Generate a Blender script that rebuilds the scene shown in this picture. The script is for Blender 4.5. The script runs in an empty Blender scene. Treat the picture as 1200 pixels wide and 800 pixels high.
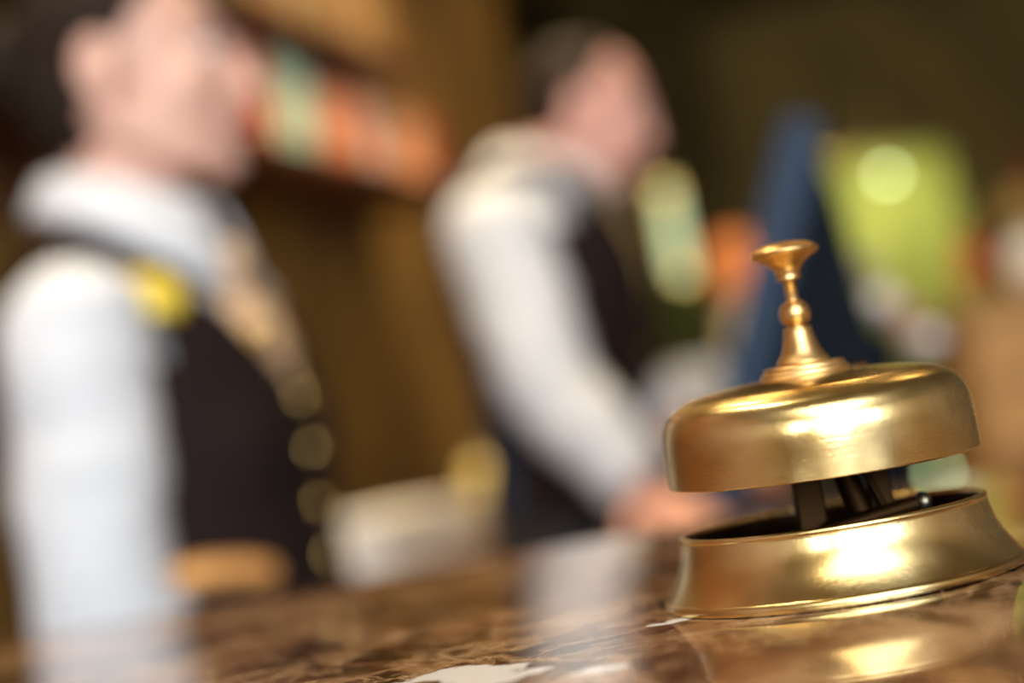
import bpy, bmesh, math, random
from mathutils import Vector, Matrix, noise
random.seed(7)
PI = math.pi
S = bpy.context.scene
C = S.collection

# ---------------------------------------------------------------- camera
ROLL, PITCH, F = math.radians(9.745), math.radians(4.352), 1667.0
TOP = 1.10                       # height of the marble counter
CAM = Vector((0, 0, TOP + 0.044))
R0 = Vector((1, 0, 0)); FW = Vector((0, math.cos(PITCH), math.sin(PITCH))); U0 = Vector((0, -math.sin(PITCH), math.cos(PITCH)))
RC = math.cos(ROLL) * R0 - math.sin(ROLL) * U0
UC = math.sin(ROLL) * R0 + math.cos(ROLL) * U0

def at(x, y, Y):
    """point at depth Y seen at pixel x, y of the 1200x800 frame (used for laying out distances)"""
    d = FW * F + RC * (x - 600) + UC * (400 - y)
    return CAM + d * (Y / d.y)

def pix(P):
    d = Vector(P) - CAM
    k = F / d.dot(FW)
    return (round(600 + d.dot(RC) * k), round(400 - d.dot(UC) * k))

cd = bpy.data.cameras.new('camera'); cam = bpy.data.objects.new('camera', cd); C.objects.link(cam)
m3 = Matrix((RC, UC, -FW)).transposed()
cam.matrix_world = Matrix.Translation(CAM) @ m3.to_4x4()
cd.sensor_width = 36.0; cd.lens = F * 36.0 / 1200.0
cd.clip_start = 0.02; cd.clip_end = 60
cd.dof.use_dof = True; cd.dof.focus_distance = 0.312; cd.dof.aperture_fstop = 3.65; cd.dof.aperture_blades = 0
S.camera = cam

# ---------------------------------------------------------------- render look
S.view_settings.view_transform = 'Standard'; S.view_settings.look = 'None'
S.view_settings.gamma = 1; S.view_settings.use_curve_mapping = False
S.view_settings.exposure = 0.0
S.cycles.use_denoising = True
S.cycles.denoising_input_passes = 'RGB_ALBEDO_NORMAL'
S.cycles.max_bounces = 7; S.cycles.diffuse_bounces = 3; S.cycles.glossy_bounces = 5
S.cycles.caustics_reflective = False; S.cycles.caustics_refractive = False
S.cycles.sample_clamp_indirect = 4.0
w = bpy.data.worlds.new('world'); S.world = w; w.use_nodes = True
w.node_tree.nodes['Background'].inputs[0].default_value = (0.75, 0.85, 1.0, 1); w.node_tree.nodes['Background'].inputs[1].default_value = 0.6

# ---------------------------------------------------------------- materials
def mat(name, col, rough=0.5, metal=0.0, col2=None, scale=20, stretch=(1, 1, 1), bump=0.0, detail=4, emit=None, estr=0, lo=0.35, hi=0.65, spec=None, aniso=0, coat=0, bscale=None, sheen=0, dist=0.0, alpha=None, trans=0):
    m = bpy.data.materials.new(name); m.use_nodes = True
    nt = m.node_tree; b = nt.nodes['Principled BSDF']
    b.inputs['Base Color'].default_value = (*col, 1); b.inputs['Roughness'].default_value = rough; b.inputs['Metallic'].default_value = metal
    if spec is not None: b.inputs['Specular IOR Level'].default_value = spec
    if aniso: b.inputs['Anisotropic'].default_value = aniso
    if coat: b.inputs['Coat Weight'].default_value = coat
    if sheen: b.inputs['Sheen Weight'].default_value = sheen
    if trans: b.inputs['Transmission Weight'].default_value = trans
    if emit: b.inputs['Emission Color'].default_value = (*emit, 1); b.inputs['Emission Strength'].default_value = estr
    if col2 or bump:
        tc = nt.nodes.new('ShaderNodeTexCoord'); mp = nt.nodes.new('ShaderNodeMapping'); mp.inputs['Scale'].default_value = stretch
        nt.links.new(tc.outputs['Object'], mp.inputs['Vector'])
        nz = nt.nodes.new('ShaderNodeTexNoise'); nz.inputs['Scale'].default_value = scale; nz.inputs['Detail'].default_value = detail
        nz.inputs['Distortion'].default_value = dist
        nt.links.new(mp.outputs[0], nz.inputs['Vector'])
        if col2:
            cr = nt.nodes.new('ShaderNodeValToRGB'); e = cr.color_ramp.elements
            e[0].position = lo; e[0].color = (*col, 1); e[1].position = hi; e[1].color = (*col2, 1)
            nt.links.new(nz.outputs['Fac'], cr.inputs[0]); nt.links.new(cr.outputs[0], b.inputs['Base Color'])
        if bump:
            bp = nt.nodes.new('ShaderNodeBump'); bp.inputs['Strength'].default_value = bump; bp.inputs['Distance'].default_value = 0.002
            if bscale:
                n2 = nt.nodes.new('ShaderNodeTexNoise'); n2.inputs['Scale'].default_value = bscale; nt.links.new(mp.outputs[0], n2.inputs['Vector'])
                nt.links.new(n2.outputs['Fac'], bp.inputs['Height'])
            else: nt.links.new(nz.outputs['Fac'], bp.inputs['Height'])
            nt.links.new(bp.outputs[0], b.inputs['Normal'])
    return m

def brass(name, c1, c2, rough, aniso=0.55, ring=1.0):
    """turned, handled brass: circular brushing, patchy patina, small scratches"""
    m = bpy.data.materials.new(name); m.use_nodes = True; nt = m.node_tree; N = nt.nodes; L = nt.links
    b = N['Principled BSDF']; b.inputs['Metallic'].default_value = 1.0
    tc = N.new('ShaderNodeTexCoord')
    n1 = N.new('ShaderNodeTexNoise'); n1.inputs['Scale'].default_value = 48; n1.inputs['Detail'].default_value = 3; n1.inputs['Roughness'].default_value = 0.5
    L.new(tc.outputs['Object'], n1.inputs['Vector'])
    cr = N.new('ShaderNodeValToRGB'); e = cr.color_ramp.elements; e[0].position = 0.25; e[0].color = (*c1, 1); e[1].position = 0.75; e[1].color = (*c2, 1)
    L.new(n1.outputs['Fac'], cr.inputs[0]); L.new(cr.outputs[0], b.inputs['Base Color'])
    sx = N.new('ShaderNodeSeparateXYZ'); L.new(tc.outputs['Object'], sx.inputs[0])
    cx = N.new('ShaderNodeCombineXYZ'); L.new(sx.outputs[0], cx.inputs[0]); L.new(sx.outputs[1], cx.inputs[1])
    ln = N.new('ShaderNodeVectorMath'); ln.operation = 'LENGTH'; L.new(cx.outputs[0], ln.inputs[0])
    c2n = N.new('ShaderNodeCombineXYZ'); L.new(ln.outputs['Value'], c2n.inputs[0]); L.new(sx.outputs[2], c2n.inputs[1])
    n2 = N.new('ShaderNodeTexNoise'); n2.inputs['Scale'].default_value = 2600; n2.inputs['Detail'].default_value = 2
    L.new(c2n.outputs[0], n2.inputs['Vector'])
    n3 = N.new('ShaderNodeTexNoise'); n3.inputs['Scale'].default_value = 900; n3.inputs['Detail'].default_value = 3
    L.new(tc.outputs['Object'], n3.inputs['Vector'])
    mr = N.new('ShaderNodeMapRange'); mr.inputs[1].default_value = 0.3; mr.inputs[2].default_value = 0.7; mr.inputs[3].default_value = rough * 0.85; mr.inputs[4].default_value = rough * 1.2
    L.new(n1.outputs['Fac'], mr.inputs[0]); L.new(mr.outputs[0], b.inputs['Roughness'])
    b1 = N.new('ShaderNodeBump'); b1.inputs['Strength'].default_value = 0.18 * ring; b1.inputs['Distance'].default_value = 0.0002; L.new(n2.outputs['Fac'], b1.inputs['Height'])
    b2 = N.new('ShaderNodeBump'); b2.inputs['Strength'].default_value = 0.06; b2.inputs['Distance'].default_value = 0.0004; L.new(n3.outputs['Fac'], b2.inputs['Height'])
    L.new(b1.outputs[0], b2.inputs['Normal']); L.new(b2.outputs[0], b.inputs['Normal'])
    if aniso:
        b.inputs['Anisotropic'].default_value = aniso
        tg = N.new('ShaderNodeTangent'); tg.direction_type = 'RADIAL'; tg.axis = 'Z'; L.new(tg.outputs[0], b.inputs['Tangent'])
    return m

def marble():
    m = bpy.data.materials.new('brown_marble'); m.use_nodes = True; nt = m.node_tree; N = nt.nodes; L = nt.links
    b = N['Principled BSDF']; b.inputs['Roughness'].default_value = 0.04; b.inputs['IOR'].default_value = 1.5
    tc = N.new('ShaderNodeTexCoord')
    def nz(scale, detail, dist, rough=0.6, st=(1, 1, 1), off=(0, 0, 0), rot=0):
        mp = N.new('ShaderNodeMapping'); mp.inputs['Scale'].default_value = st; mp.inputs['Location'].default_value = off; mp.inputs['Rotation'].default_value = (0, 0, rot)
        L.new(tc.outputs['Object'], mp.inputs['Vector'])
        n = N.new('ShaderNodeTexNoise'); n.inputs['Scale'].default_value = scale; n.inputs['Detail'].default_value = detail; n.inputs['Distortion'].default_value = dist; n.inputs['Roughness'].default_value = rough
        L.new(mp.outputs[0], n.inputs['Vector']); return n.outputs['Fac']
    def ramp(src, stops):
        r = N.new('ShaderNodeValToRGB'); e = r.color_ramp.elements
        e[0].position, e[0].color = stops[0][0], (*stops[0][1], 1); e[1].position, e[1].color = stops[-1][0], (*stops[-1][1], 1)
        for p, c in stops[1:-1]:
            x = e.new(p); x.color = (*c, 1)
        L.new(src, r.inputs[0]); return r.outputs[0]
    def mix(f, a, c):
        x = N.new('ShaderNodeMix'); x.data_type = 'RGBA'; L.new(f, x.inputs[0]); L.new(a, x.inputs[6]); L.new(c, x.inputs[7]); return x.outputs[2]
    base = ramp(nz(13, 10, 1.4, 0.72, (1, 0.8, 1)), [(0.36, (0.007, 0.004, 0.003)), (0.47, (0.045, 0.018, 0.009)), (0.56, (0.20, 0.088, 0.038)), (0.68, (0.50, 0.29, 0.14))])
    # thin tan veins: ridges of a distorted noise
    v = nz(5.0, 8, 2.4, 0.6, (1, 1, 1), (3, 1, 0))
    s1 = N.new('ShaderNodeMath'); s1.operation = 'SUBTRACT'; L.new(v, s1.inputs[0]); s1.inputs[1].default_value = 0.5
    s2 = N.new('ShaderNodeMath'); s2.operation = 'ABSOLUTE'; L.new(s1.outputs[0], s2.inputs[0])
    veinm = ramp(s2.outputs[0], [(0.0, (1, 1, 1)), (0.012, (0.6, 0.6, 0.6)), (0.045, (0, 0, 0))])
    tan = ramp(nz(60, 4, 0.4), [(0.3, (0.34, 0.17, 0.07)), (0.7, (0.62, 0.42, 0.24))])
    col = mix(veinm, base, tan)
    # fine secondary veining
    v2 = nz(17, 7, 3.0, 0.65, (1, 1, 1), (7, 4, 0))
    s3 = N.new('ShaderNodeMath'); s3.operation = 'SUBTRACT'; L.new(v2, s3.inputs[0]); s3.inputs[1].default_value = 0.52
    s4 = N.new('ShaderNodeMath'); s4.operation = 'ABSOLUTE'; L.new(s3.outputs[0], s4.inputs[0])
    vm2 = ramp(s4.outputs[0], [(0.0, (0.9, 0.9, 0.9)), (0.03, (0, 0, 0))])
    col = mix(vm2, col, tan)
    # calcite inclusions: blotches in the slab with ragged edges
    dn = N.new('ShaderNodeTexNoise'); dn.inputs['Scale'].default_value = 32; dn.inputs['Detail'].default_value = 6; dn.inputs['Roughness'].default_value = 0.6
    L.new(tc.outputs['Object'], dn.inputs['Vector'])
    sb = N.new('ShaderNodeVectorMath'); sb.operation = 'SUBTRACT'; L.new(dn.outputs['Color'], sb.inputs[0]); sb.inputs[1].default_value = (0.5, 0.5, 0.5)
    sc = N.new('ShaderNodeVectorMath'); sc.operation = 'SCALE'; L.new(sb.outputs[0], sc.inputs[0]); sc.inputs['Scale'].default_value = 0.035
    ad = N.new('ShaderNodeVectorMath'); ad.operation = 'ADD'; L.new(tc.outputs['Object'], ad.inputs[0]); L.new(sc.outputs[0], ad.inputs[1])
    total = None
    for (cx, cy, rx, ry, rot) in BLOTS:
        mp = N.new('ShaderNodeMapping'); mp.vector_type = 'TEXTURE'
        mp.inputs['Location'].default_value = (cx, cy, TOP); mp.inputs['Rotation'].default_value = (0, 0, rot); mp.inputs['Scale'].default_value = (rx, ry, 1)
        L.new(ad.outputs[0], mp.inputs['Vector'])
        ds = N.new('ShaderNodeVectorMath'); ds.operation = 'LENGTH'; L.new(mp.outputs[0], ds.inputs[0])
        th = N.new('ShaderNodeMapRange'); th.inputs[1].default_value = 1.0; th.inputs[2].default_value = 0.88; L.new(ds.outputs['Value'], th.inputs[0])
        if total is None: total = th.outputs[0]
        else:
            mx = N.new('ShaderNodeMath'); mx.operation = 'MAXIMUM'; L.new(total, mx.inputs[0]); L.new(th.outputs[0], mx.inputs[1]); total = mx.outputs[0]
    wn = N.new('ShaderNodeRGB'); wn.outputs[0].default_value = (0.92, 0.92, 0.91, 1)
    col = mix(total, col, wn.outputs[0])
    L.new(col, b.inputs['Base Color'])
    return m

def bl(x, y, wpx, dy, rot=0.0):
    """a pale inclusion: where on the counter, half width, half depth"""
    d = at(x, y, 1.0) - CAM; k = -0.044 / d.z
    P = CAM + d * k
    return (P.x, P.y, wpx, dy, rot)
BLOTS = [bl(556, 787, 0.0105, 0.0140, 0.2), bl(612, 789, 0.0085, 0.0055, 0.3), bl(540, 806, 0.014, 0.007, 0), bl(482, 800, 0.005, 0.003, 0.2), bl(708, 781, 0.0038, 0.0035, 0.3), bl(790, 727, 0.005, 0.003, 0.1), bl(742, 672, 0.006, 0.0035, 0.5)]

M = {}
M['brass'] = brass('aged_brass', (0.66, 0.43, 0.14), (0.92, 0.78, 0.42), 0.235, 0.5, 0.3)
M['brass_stem'] = brass('aged_brass_stem', (0.62, 0.38, 0.14), (0.84, 0.60, 0.28), 0.36, 0.2, 0.3)
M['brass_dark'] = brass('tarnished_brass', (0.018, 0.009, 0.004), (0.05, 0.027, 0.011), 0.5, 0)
M['steel'] = mat('dull_steel', (0.35, 0.32, 0.26), 0.35, 1.0, (0.2, 0.18, 0.13), 200)
M['marble'] = marble()
M['skin'] = mat('skin', (0.70, 0.40, 0.31), 0.55, 0, (0.78, 0.47, 0.37), 14, bump=0.05, bscale=900, sheen=0.1)
M['skin2'] = mat('skin_ruddy', (0.68, 0.34, 0.26), 0.5, 0, (0.80, 0.44, 0.35), 12, bump=0.05, bscale=900)
M['lips'] = mat('lips', (0.55, 0.16, 0.15), 0.4, 0, (0.62, 0.2, 0.18), 200)
M['eye'] = mat('eye_white', (0.8, 0.78, 0.75), 0.2, 0, (0.75, 0.7, 0.68), 80)
M['iris'] = mat('iris', (0.05, 0.035, 0.02), 0.15, 0, (0.08, 0.05, 0.03), 300)
M['hair'] = mat('dark_brown_hair', (0.012, 0.008, 0.006), 0.75, spec=0.15, metal=0, col2=(0.03, 0.018, 0.012), scale=60, stretch=(1, 1, 8), bump=0.4)
M['shirt'] = mat('white_cotton', (0.66, 0.69, 0.74), 0.85, 0, (0.71, 0.735, 0.775), 6, bump=0.15, bscale=700)
M['vest'] = mat('dark_brown_wool', (0.014, 0.008, 0.008), 0.85, 0, (0.024, 0.015, 0.014), 350, bump=0.3, spec=0.1)
M['vest_back'] = mat('navy_satin_lining', (0.013, 0.026, 0.06), 0.45, 0, (0.02, 0.036, 0.08), 60, bump=0.1)
M['cloth_dark'] = mat('black_trouser_cloth', (0.008, 0.007, 0.008), 0.8, 0, (0.014, 0.012, 0.013), 350, bump=0.2)
M['scarf'] = mat('peach_gold_silk', (0.72, 0.42, 0.22), 0.35, 0, (0.86, 0.66, 0.42), 45, bump=0.2, dist=1)
M['tie'] = mat('yellow_gold_silk', (0.62, 0.42, 0.13), 0.4, 0, (0.78, 0.6, 0.3), 60, bump=0.2)
M['gold'] = mat('polished_gold', (0.85, 0.58, 0.16), 0.25, 1.0, (0.9, 0.68, 0.25), 90)
M['yellow'] = mat('yellow_enamel', (0.85, 0.62, 0.03), 0.3, 0.2, (0.95, 0.78, 0.12), 60)
M['copper'] = mat('copper_trim', (0.95, 0.45, 0.13), 0.4, 0.3, (0.9, 0.46, 0.16), 80)
M['shoe'] = mat('black_leather', (0.01, 0.009, 0.009), 0.3, 0, (0.016, 0.014, 0.013), 50, bump=0.1)
M['goldwall'] = mat('gold_brown_wallcovering', (0.085, 0.043, 0.008), 0.6, 0.0, (0.19, 0.105, 0.02), 3.2, (1, 1, 0.35), detail=8, bump=0.25, bscale=60, dist=0.8)
M['redwood'] = mat('reddish_wood_panelling', (0.14, 0.052, 0.022), 0.5, 0, (0.27, 0.11, 0.04), 6, (6, 6, 0.5), detail=6, bump=0.1, dist=1)
M['darkwood'] = mat('dark_red_wood', (0.045, 0.014, 0.007), 0.35, 0, (0.085, 0.03, 0.014), 5, (1, 1, 8), detail=6, bump=0.1, dist=1)
M['tanwood'] = mat('tan_wood', (0.38, 0.20, 0.06), 0.5, 0, (0.54, 0.31, 0.11), 4, (1, 1, 9), detail=6, bump=0.1, dist=1)
M['olive'] = mat('olive_brown_plaster', (0.125, 0.080, 0.012), 0.8, 0, (0.22, 0.145, 0.028), 2.0, detail=5, bump=0.1)
M['ceil'] = mat('dark_brown_ceiling', (0.14, 0.11, 0.04), 0.8, 0, (0.22, 0.17, 0.07), 1.2, detail=5, bump=0.1)
M['floor'] = mat('brown_stone_floor', (0.16, 0.10, 0.055), 0.25, 0, (0.24, 0.16, 0.09), 3, detail=8, dist=1)
M['white_wall'] = mat('warm_plaster', (0.24, 0.16, 0.08), 0.85, 0, (0.30, 0.20, 0.11), 2, bump=0.1)
M['lime'] = mat('lime_green_fabric', (0.30, 0.33, 0.06), 0.8, 0, (0.42, 0.45, 0.10), 3, (1, 1, 0.4), bump=0.1)
M['pillar'] = mat('dark_olive_stone', (0.035, 0.024, 0.006), 0.8, 0, (0.06, 0.042, 0.012), 4, spec=0.1)
M['navy'] = mat('navy_plastic', (0.018, 0.038, 0.075), 0.55, 0, (0.022, 0.045, 0.088), 30, spec=0.2, bump=0.05)
M['blackpl'] = mat('black_plastic', (0.003, 0.005, 0.009), 0.55, 0, (0.005, 0.008, 0.013), 60, spec=0.05, bump=0.05)
M['screen'] = mat('dim_blue_screen', (0.01, 0.03, 0.07), 0.12, 0, (0.012, 0.035, 0.08), 5, emit=(0.05, 0.16, 0.38), estr=0.25)
M['paper'] = mat('white_paper', (0.90, 0.88, 0.82), 0.8, 0, (0.92, 0.90, 0.85), 40, (1, 1, 30), bump=0.1)
M['cream'] = mat('cream_ceramic', (0.72, 0.62, 0.42), 0.35, 0, (0.78, 0.68, 0.48), 12)
M['ivory'] = mat('ivory_ceramic', (0.75, 0.74, 0.68), 0.3, 0, (0.8, 0.79, 0.74), 12)
M['orange'] = mat('burnt_orange_fabric', (0.42, 0.13, 0.03), 0.8, 0, (0.52, 0.18, 0.05), 30, bump=0.1)
M['redlac'] = mat('red_lacquer', (0.42, 0.05, 0.02), 0.35, 0, (0.5, 0.08, 0.03), 10)
M['leaf'] = mat('deep_green_leaf', (0.03, 0.05, 0.008), 0.5, 0, (0.07, 0.10, 0.015), 20)
M['leaf2'] = mat('bright_green_leaf', (0.13, 0.17, 0.02), 0.5, 0, (0.24, 0.28, 0.05), 20)
M['lampglass'] = mat('pale_green_lamp_glass', (0.7, 0.8, 0.4), 0.4, emit=(0.62, 0.80, 0.40), estr=10)
M['sconceglass'] = mat('frosted_lamp_glass', (0.8, 0.85, 0.6), 0.4, emit=(0.66, 0.78, 0.40), estr=1.3)
M['downglass'] = mat('warm_lamp_glass', (0.9, 0.8, 0.6), 0.4, emit=(1.0, 0.72, 0.38), estr=6)
M['addedpendglass'] = mat('added_pendant_glass', (0.9, 0.75, 0.5), 0.4, emit=(1.0, 0.62, 0.24), estr=14)  # glowing glass of the added pendants
M['frame'] = mat('white_painted_frame', (0.7, 0.7, 0.68), 0.4, 0, (0.74, 0.74, 0.72), 20)
M['glass'] = mat('window_glass', (0.9, 0.95, 0.95), 0.02, trans=1.0)

# ---------------------------------------------------------------- mesh helpers
def obj(name, me, m, parent=None, smooth=False, bevel=0, loc=(0, 0, 0), rot=(0, 0, 0)):
    if isinstance(me, bmesh.types.BMesh):
        bmesh.ops.recalc_face_normals(me, faces=me.faces[:])
        b = me; me = bpy.data.meshes.new(name); b.to_mesh(me); b.free()
    me.materials.clear(); me.materials.append(m)
    if smooth: me.polygons.foreach_set('use_smooth', [True] * len(me.polygons))
    o = bpy.data.objects.new(name, me); C.objects.link(o); o.parent = parent
    o.location = loc; o.rotation_euler = rot
    if bevel:
        md = o.modifiers.new('bevel', 'BEVEL'); md.width = bevel; md.segments = 3; md.limit_method = 'ANGLE'
    return o

def tag(o, label, cat, group=None):
    o['label'] = label; o['category'] = cat
    if group: o['group'] = group
    return o

def thing(name, label, cat, loc=(0, 0, 0), rotz=0, group=None):
    o = bpy.data.objects.new(name, None); C.objects.link(o); o.location = loc; o.rotation_euler = (0, 0, rotz); o.empty_display_size = 0.05
    return tag(o, label, cat, group)

def struct(name, bm, m, **k):
    o = obj(name, bm, m, **k)
    if o.parent is None: o['kind'] = 'structure'
    return o

def BM(): return bmesh.new()

def box(bm, c, s, rot=None):
    M4 = Matrix.Translation(c) @ (rot.to_4x4() if rot else Matrix.Identity(4)) @ Matrix.Diagonal((s[0], s[1], s[2], 1))
    bmesh.ops.create_cube(bm, size=1, matrix=M4); return bm

def quadbox(bm, a, b, d, z0, z1):
    """box along the floor line a-b, thickness d to the left of it"""
    a = Vector(a[:2]); b = Vector(b[:2]); n = (b - a).normalized(); n = Vector((-n.y, n.x)) * d
    v = [bm.verts.new((*p, z)) for z in (z0, z1) for p in (a, b, b + n, a + n)]
    for f in ((0, 1, 2, 3), (4, 5, 6, 7), (0, 1, 5, 4), (1, 2, 6, 5), (2, 3, 7, 6), (3, 0, 4, 7)): bm.faces.new([v[i] for i in f])
    return bm

def lathe(bm, prof, n=64, mx=None):
    """prof: (r, z) pairs; ends on the axis when r == 0"""
    mx = mx or Matrix.Identity(4); rings = []
    for r, z in prof:
        if r <= 1e-9: rings.append([bm.verts.new(mx @ Vector((0, 0, z)))])
        else: rings.append([bm.verts.new(mx @ Vector((r * math.cos(2 * PI * i / n), r * math.sin(2 * PI * i / n), z))) for i in range(n)])
    for a, b in zip(rings, rings[1:]):
        for i in range(n):
            j = (i + 1) % n
            if len(a) == 1 and len(b) == 1: continue
            if len(a) == 1: bm.faces.new((a[0], b[i], b[j]))
            elif len(b) == 1: bm.faces.new((a[i], a[j], b[0]))
            else: bm.faces.new((a[i], a[j], b[j], b[i]))
    return bm

def smoothprof(pts, sub=6):
    """Catmull-Rom through profile points; a point given as (r, z, 1) is a hard corner"""
    out = []; P = [(p[0], p[1]) for p in pts]; hard = [len(p) > 2 for p in pts]
    for i in range(len(P) - 1):
        p1, p2 = P[i], P[i + 1]
        p0 = P[i - 1] if i > 0 and not hard[i] else (2 * p1[0] - p2[0], 2 * p1[1] - p2[1])
        p3 = P[i + 2] if i + 2 < len(P) and not hard[i + 1] else (2 * p2[0] - p1[0], 2 * p2[1] - p1[1])
        for k in range(sub):
            t = k / sub; q = []
            for a in (0, 1):
                q.append(0.5 * (2 * p1[a] + (p2[a] - p0[a]) * t + (2 * p0[a] - 5 * p1[a] + 4 * p2[a] - p3[a]) * t * t + (3 * p1[a] - p0[a] - 3 * p2[a] + p3[a]) * t ** 3))
            out.append((max(q[0], 0), q[1]))
    out.append(P[-1]); return out

def capsule(bm, p0, r0, p1, r1, n=20, flat=(1, 1), side=None):
    """tapered capsule; flat squashes the cross-section"""
    p0 = Vector(p0); p1 = Vector(p1); d = p1 - p0; l = max(d.length, 1e-6); z = d / l
    s = Vector(side) if side else (Vector((0, 1, 0)) if abs(z.y) < 0.9 else Vector((1, 0, 0)))
    x = s.cross(z).normalized(); y = z.cross(x)
    prof = [(0, -r0)] + [(r0 * math.cos(a), r0 * math.sin(a)) for a in [-PI / 2 * (1 - k / 5) for k in range(1, 5)]] + [(r0, 0)]
    prof += [(r0 + (r1 - r0) * k / 4, l * k / 4) for k in range(1, 4)] + [(r1, l)] + [(r1 * math.cos(a), l + r1 * math.sin(a)) for a in [PI / 2 * k / 5 for k in range(1, 5)]] + [(0, l + r1)]
    mx = Matrix(((x.x * flat[0], y.x * flat[1], z.x, p0.x), (x.y * flat[0], y.y * flat[1], z.y, p0.y), (x.z * flat[0], y.z * flat[1], z.z, p0.z), (0, 0, 0, 1)))
    return lathe(bm, prof, n, mx)

def ell(bm, c, r, rot=None, seg=24):
    M4 = Matrix.Translation(c) @ (rot.to_4x4() if rot else Matrix.Identity(4)) @ Matrix.Diagonal((r[0], r[1], r[2], 1))
    bmesh.ops.create_uvsphere(bm, u_segments=seg, v_segments=seg // 2 + 2, radius=1, matrix=M4); return bm

def loft(bm, rings, n=48, cap=True, mx=None, e=2.3):
    """rings: (z, cx, rx, ry) superellipse sections"""
    mx = mx or Matrix.Identity(4); R = []
    for z, cx, rx, ry in rings:
        q = []
        for i in range(n):
            a = 2 * PI * i / n; c, s = math.cos(a), math.sin(a)
            q.append(bm.verts.new(mx @ Vector((cx + rx * math.copysign(abs(c) ** (2 / e), c), ry * math.copysign(abs(s) ** (2 / e), s), z))))
        R.append(q)
    for a, b in zip(R, R[1:]):
        for i in range(n): bm.faces.new((a[i], a[(i + 1) % n], b[(i + 1) % n], b[i]))
    if cap: bm.faces.new(R[0][::-1]); bm.faces.new(R[-1])
    return bm

def remesh(bm, voxel, it=6, xf=None, wrinkle=0, wscale=8):
    """one continuous skin over overlapping shapes"""
    bmesh.ops.recalc_face_normals(bm, faces=bm.faces[:])
    me = bpy.data.meshes.new('tmp'); bm.to_mesh(me); bm.free()
    o = bpy.data.objects.new('tmp', me); C.objects.link(o)
    r = o.modifiers.new('r', 'REMESH'); r.mode = 'VOXEL'; r.voxel_size = voxel
    s = o.modifiers.new('s', 'SMOOTH'); s.factor = 0.5; s.iterations = it
    dg = bpy.context.evaluated_depsgraph_get(); dg.update()
    out = bpy.data.meshes.new_from_object(o.evaluated_get(dg))
    bpy.data.objects.remove(o); bpy.data.meshes.remove(me)
    if wrinkle:
        for v in out.vertices:
            p = v.co; k = noise.fractal(Vector((p.x * wscale, p.y * wscale, p.z * wscale * 2.2)), 0.6, 2, 3)
            v.co = p + v.normal * (k * wrinkle)
    if xf: out.transform(xf)
    out.polygons.foreach_set('use_smooth', [True] * len(out.polygons))
    return out

def cut(me, planes, kill, thick=0.0):
    """clean cuts along planes, then drop the faces kill() picks"""
    b = bmesh.new(); b.from_mesh(me)
    for co, no in planes:
        bmesh.ops.bisect_plane(b, geom=b.verts[:] + b.edges[:] + b.faces[:], plane_co=co, plane_no=no)
    bmesh.ops.delete(b, geom=[f for f in b.faces if kill(f.calc_center_median())], context='FACES')
    out = bpy.data.meshes.new('cut'); b.to_mesh(out); b.free(); return out

# ================================================================ THE BELL
BX, BY = 0.0678, 0.3432
bell = thing('service_bell', 'aged brass hotel reception bell standing on the polished brown marble counter', 'bell', (BX, BY, TOP))
mm = 0.001
def P(*pts): return [tuple([p[0] * mm, p[1] * mm] + list(p[2:])) for p in pts]
# flared base ring, hollow
prof = smoothprof(P((39.5, 0.15, 1), (42.1, 0.15), (42.5, 0.6), (42.45, 1.7), (42.0, 2.3, 1), (41.7, 2.6), (40.4, 4.4), (38.9, 6.8), (37.6, 9.4), (36.7, 12.2), (36.1, 15.5, 1), (36.35, 16.0), (36.0, 16.6), (35.2, 16.7), (34.7, 16.3), (34.6, 15.4, 1), (35.0, 13.0), (36.2, 9.0), (38.2, 4.0), (39.4, 2.0, 1), (39.5, 0.15)), 5)
obj('base', lathe(BM(), prof, 160), M['brass'], bell, smooth=True)
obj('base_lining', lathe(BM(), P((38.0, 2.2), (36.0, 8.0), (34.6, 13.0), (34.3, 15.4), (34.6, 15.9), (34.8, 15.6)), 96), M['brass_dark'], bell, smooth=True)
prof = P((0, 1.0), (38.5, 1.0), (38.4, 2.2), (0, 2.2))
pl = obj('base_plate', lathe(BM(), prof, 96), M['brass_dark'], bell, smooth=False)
# tilt of the cap and its stem on the post
TX, TY = 0.0073, -0.0356
ax = Vector((TX, TY, 1)).normalized()
tilt = ax.to_track_quat('Z', 'Y').to_euler()
q = Vector((0, 0, 1)).rotation_difference(ax).to_euler()
Z1 = 0.01653
def up(z): return Vector((0, 0, Z1)) + ax * (z - Z1)
zc = 28.03
prof = smoothprof(P((36.25, 0.0, 1), (36.75, 0.0), (36.95, 0.3), (36.95, 1.0), (36.9, 4.0), (36.8, 8.0), (36.55, 11.5), (35.8, 14.5), (34.1, 17.2), (31.3, 19.1), (27.6, 20.5), (20.0, 21.6), (11.5, 22.1), (4.0, 22.3), (0, 22.3), (0, 21.3, 1), (11.0, 21.0), (20, 20.4), (28, 18.8), (32.5, 16.2), (34.9, 12.5), (35.7, 8), (36.0, 4), (36.25, 0.0)), 6)
cap = obj('cap', lathe(BM(), prof, 180), M['brass'], bell, smooth=True, loc=up(zc * mm), rot=q)
prof = smoothprof(P((0, -0.4, 1), (10.1, -0.4), (10.5, 0.1), (10.4, 0.8), (10.0, 1.05, 1), (9.7, 1.1, 1), (9.65, 1.9), (9.3, 2.25, 1), (6.7, 2.35, 1), (6.1, 2.4, 1), (6.3, 2.7), (6.3, 3.1), (5.8, 3.8), (4.9, 5.2), (4.1, 7.2), (3.6, 9.2), (3.35, 10.4, 1), (3.35, 11.0), (3.0, 11.3), (2.1, 11.6, 1), (2.2, 11.9), (3.1, 12.5), (3.65, 13.7), (3.72, 14.9), (3.3, 16.3), (2.3, 17.4), (1.4, 17.8, 1), (0, 17.8)), 5)
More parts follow.
